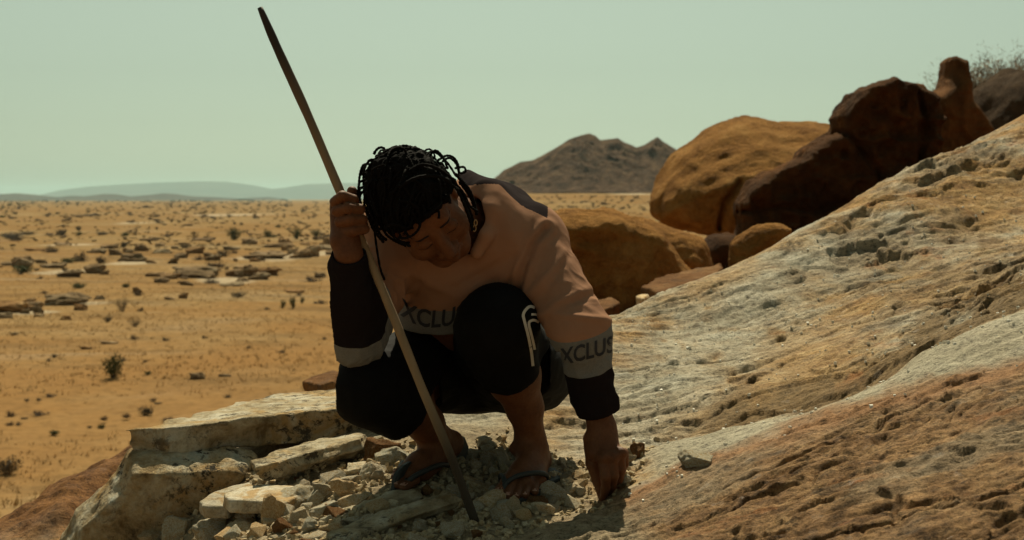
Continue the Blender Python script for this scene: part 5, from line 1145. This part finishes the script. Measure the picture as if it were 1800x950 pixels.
# loops standing off the crown and the long strands beside the face
def braid_px(path, rad=0.0032): 
    P = spline([at(*p) for p in path], len(path) * 8); Vt, Ft = tube(P, rad * (1 + 0.14 * np.sin(np.arange(len(P)) * 1.9)), 6); return mk('braid', Vt, Ft, mat_hair, hair, BASE)
for path in ([(745, 285, 2.84), (752, 270, 2.86), (765, 268, 2.88), (785, 285, 2.9), (802, 310, 2.92)], [(770, 282, 2.9), (785, 274, 2.92), (798, 278, 2.93), (806, 293, 2.94), (806, 312, 2.95)],
             [(778, 284, 2.9), (790, 278, 2.93), (802, 288, 2.95), (808, 304, 2.96), (818, 302, 2.97), (815, 294, 2.97), (800, 296, 2.95)], [(690, 285, 2.83), (705, 272, 2.86), (720, 265, 2.87), (738, 268, 2.88), (745, 280, 2.88)],
             [(700, 268, 2.86), (710, 266, 2.86), (714, 276, 2.84), (704, 290, 2.82)], [(672, 296, 2.82), (678, 280, 2.84), (695, 274, 2.85), (705, 280, 2.84)], [(662, 322, 2.82), (658, 300, 2.84), (664, 297, 2.84), (668, 310, 2.83)],
             [(660, 318, 2.83), (650, 328, 2.84), (646, 340, 2.85), (650, 362, 2.85), (656, 374, 2.84)], [(664, 330, 2.83), (653, 338, 2.84), (652, 356, 2.84), (658, 366, 2.83)],
             [(655, 366, 2.85), (658, 390, 2.87), (660, 420, 2.9), (668, 470, 2.93), (676, 492, 2.95)], [(664, 360, 2.83), (662, 385, 2.84), (664, 402, 2.84), (672, 402, 2.83)],
             [(790, 310, 2.86), (806, 330, 2.87), (818, 352, 2.88), (828, 376, 2.89), (834, 398, 2.91)], [(795, 318, 2.85), (812, 350, 2.86), (824, 380, 2.87), (831, 405, 2.88)], [(800, 306, 2.88), (822, 330, 2.92), (832, 352, 2.94), (838, 378, 2.95)],
             [(780, 300, 2.84), (800, 322, 2.85), (815, 340, 2.87), (826, 362, 2.89), (840, 372, 2.93)], [(737, 384, 2.79), (738, 398, 2.785), (728, 412, 2.785), (712, 419, 2.80), (700, 418, 2.81)],
             [(808, 320, 2.9), (826, 345, 2.95), (834, 366, 2.97)], [(720, 300, 2.80), (742, 290, 2.80), (768, 296, 2.80), (800, 318, 2.84)], [(700, 330, 2.775), (735, 312, 2.775), (775, 312, 2.80), (805, 334, 2.85)]):
    braid_px(path, 0.0026 if len(path) > 4 else 0.0034)
for px, py, d in ((836, 392, 2.90), (834, 402, 2.90)):
    c = at(px, py, d); P = [c + 0.006 * np.array([0.5 * math.cos(a), 0.5 * math.cos(a), math.sin(a)]) for a in np.linspace(0, 6.283, 17)]; Vt, Ft = tube(P, 0.0011, 5, False); mk('earring', Vt, Ft, mat_gold, person, BASE)
bvh_body = BVHTree.FromPolygons([tuple(v) for v in bodyV.tolist()], [tuple(f) for f in bodyF.tolist()])
def onface(e, h, off):
    o = Vector(hd(e, h, 0.2)); hh = bvh_body.ray_cast(o, Vector(-nf)); return np.array(hh[0]) + nf * off
for s_ in (-1, 1):
    P = [onface(s_ * e, h, 0.0004) for e, h in ((0.014, 0.019), (0.024, 0.025), (0.036, 0.026), (0.048, 0.019))]; Vt, Ft = tube(spline(P, 16), [0.0012] + [0.0022] * 12 + [0.0015, 0.001, 0.0007], 5); mk('eyebrow', Vt, Ft, mat_lash, person, BASE)
    P = [onface(s_ * e, h, 0.0004) for e, h in ((0.018, -0.006), (0.026, -0.0095), (0.036, -0.0105), (0.047, -0.007))]; Vt, Ft = tube(spline(P, 14), 0.0011, 5); mk('eyelashes', Vt, Ft, mat_lash, person, BASE)
# toe nails
for toes, k_ in ((ltoes, 1.0), (rtoes, 1.0)):
    for i, (a, b, r1_, r2_) in enumerate(toes):
        A_, Bb = at(*a), at(*b); dv = (Bb - A_) / np.linalg.norm(Bb - A_); c = Bb + np.array([0, -0.25, 1.0]) / 1.03 * (r2_ * 0.93) + dv * r2_ * 0.15
        s = np.cross(dv, [0, -.25, 1]); s /= np.linalg.norm(s); n_ = np.cross(s, dv); w_ = r2_ * 0.62; l_ = r2_ * 0.6
        Vn = [c - s * w_ - dv * l_ - n_ * .001, c + s * w_ - dv * l_ - n_ * .001, c + s * w_ + dv * l_ - n_ * .0025, c - s * w_ + dv * l_ - n_ * .0025, c + n_ * .0012 - dv * l_ * .3, c + n_ * .0003 + dv * l_ * .8]
        mk('toenail', Vn, [(0, 1, 4), (1, 2, 5, 4), (2, 3, 5), (3, 0, 4, 5)], mat_nail, person, BASE)
# --- flip-flops
def sandal(heel, toe, side, straps, width=0.088, th=0.014):
    heel, toe = np.asarray(heel), np.asarray(toe); ax = toe - heel; L = np.linalg.norm(ax); u = ax / L; sd_ = np.asarray(side, float); sd_ -= u * (sd_ @ u); sd_ /= np.linalg.norm(sd_); n = np.cross(u, sd_); n = n if n[2] > 0 else -n
    prof = [(0.0, .0), (.02, .55), (.08, .80), (.2, .86), (.4, .76), (.55, .80), (.72, .98), (.85, .98), (.94, .78), (.985, .45), (1.0, .0)]
    t = np.linspace(0, 1, 26); hw = np.interp(t, [p[0] for p in prof], [p[1] for p in prof]) * width / 2
    ring = [(t_ * L, w_) for t_, w_ in zip(t, hw)] + [(t_ * L, -w_) for t_, w_ in zip(t[::-1], hw[::-1])][1:-1]
    VV = []; k = len(ring); c0 = np.array([L / 2, 0])
    for lvl, ins in ((0.0, .95), (-th * .25, 1.0), (-th * .8, 1.0), (-th, .96)):
        for x, y in ring:
            q = c0 + (np.array([x, y]) - c0) * ins; VV.append(heel + u * q[0] + sd_ * q[1] + n * (lvl + 0.010 * (1 - (q[0] / L)) ** 2 * 0))
    FF = [tuple(range(k))] + [tuple(range(3 * k, 4 * k))[::-1]]
    for l in range(3):
        for i in range(k): FF.append((l * k + i, (l + 1) * k + i, (l + 1) * k + (i + 1) % k, l * k + (i + 1) % k))
    s = empty('sandal', (0, 0, 0)); s.parent = person
    mk('sole', VV, FF, mat_rubber, s, BASE, smooth=False)
    for P, r_ in straps:
        Vt, Ft = tube(spline([at(*p) for p in P], 24), r_, 8); mk('strap', Vt, Ft, mat_rubber, s, BASE)
    return s
sandal(at(984, 822, 3.22), at(884, 876, 3.0), (1, 0.35, 0.02), [([(962, 846, 3.12), (958, 834, 3.085), (935, 832, 3.065), (908, 838, 3.055), (889, 850, 3.035), (884, 862, 3.025)], 0.0058), ([(880, 846, 3.12), (880, 836, 3.09), (886, 842, 3.05), (886, 858, 3.03)], 0.0055)])
sandal(at(826, 786, 3.36), at(694, 865, 3.08), (0.55, 1.0, 0.0), [([(790, 818, 3.21), (772, 818, 3.165), (748, 828, 3.12), (728, 838, 3.10), (716, 848, 3.095)], 0.0058), ([(708, 812, 3.215), (703, 822, 3.175), (707, 835, 3.14), (714, 846, 3.10)], 0.0045)])

# ------------------------------------------------------------------ the pole in the hand
pp = [(457, 14, 2.88), (488, 86, 2.877), (542, 205, 2.874), (600, 342, PD), (631, 413, 2.872), (688, 548, 2.868), (741, 681, 2.864), (794, 806, 2.858), (837, 922, 2.853)]
P = spline([at(*p) for p in pp], 70); tt_ = np.linspace(0, 1, 70)
rad_ = np.interp(tt_, [0, .03, .10, .2, .35, .5, .8, 1.0], [0.0055, 0.0068, 0.0090, 0.0094, 0.0092, 0.0087, 0.0092, 0.0088]) * (1 + 0.03 * np.sin(tt_ * 40) + 0.02 * np.sin(tt_ * 93))
Vt, Ft = tube(P, rad_, 12)
m = M('weathered_wood', 0.7, 0.3); tz_ = m.attr('len'); co = m.coord('Object', (60, 60, 4)); f = m.noise(co, 1.2, 5, 0.7)
base = m.mix(f, (0.16, 0.112, 0.062), (0.30, 0.22, 0.13))
dk = m.ramp(m.math('ADD', tz_, m.math('MULTIPLY', f, 0.10)), [(0.16, (0.020, 0.017, 0.014)), (0.32, (0.085, 0.055, 0.03)), (0.44, (1, 1, 1))])
dk2 = m.ramp(m.math('ADD', tz_, m.math('MULTIPLY', f, 0.08)), [(0.80, 1.0), (0.92, 0.16)])
col = m.mix(m.ramp(tz_, [(0.12, 1.0), (0.36, 0.0)]), base, (0.030, 0.022, 0.015)); col = m.mix(1.0, col, dk2, 'MULTIPLY')
mat_pole = m.out(col, m.bump(f, 0.4, 0.002))
pole = mk('digging_pole', Vt, Ft, mat_pole, origin=P[-1]); attr(pole, 'len', np.repeat(tt_, 12))
tag(pole, 'long wooden pole with a dark tapered top, its foot in the rubble', 'pole')
# ------------------------------------------------------------------ the hazy air
hb = bmesh.new(); bmesh.ops.create_cube(hb, size=1.0); hme = bpy.data.meshes.new('haze'); hb.to_mesh(hme); hb.free()
hz = bpy.data.objects.new('haze', hme); C.objects.link(hz); hz.scale = (34000, 34000, 152); hz.location = (0, 0, -7 + 76 - 1)
hm = bpy.data.materials.new('haze'); hm.use_nodes = True; hn = hm.node_tree; hn.nodes.clear()
pv = hn.nodes.new('ShaderNodeVolumePrincipled'); ho = hn.nodes.new('ShaderNodeOutputMaterial')
pv.inputs['Color'].default_value = (0.66, 0.95, 0.95, 1); pv.inputs['Density'].default_value = 0.000052; pv.inputs['Anisotropy'].default_value = 0.25
hn.links.new(pv.outputs[0], ho.inputs['Volume']); hme.materials.append(hm); tag(hz, kind='stuff')
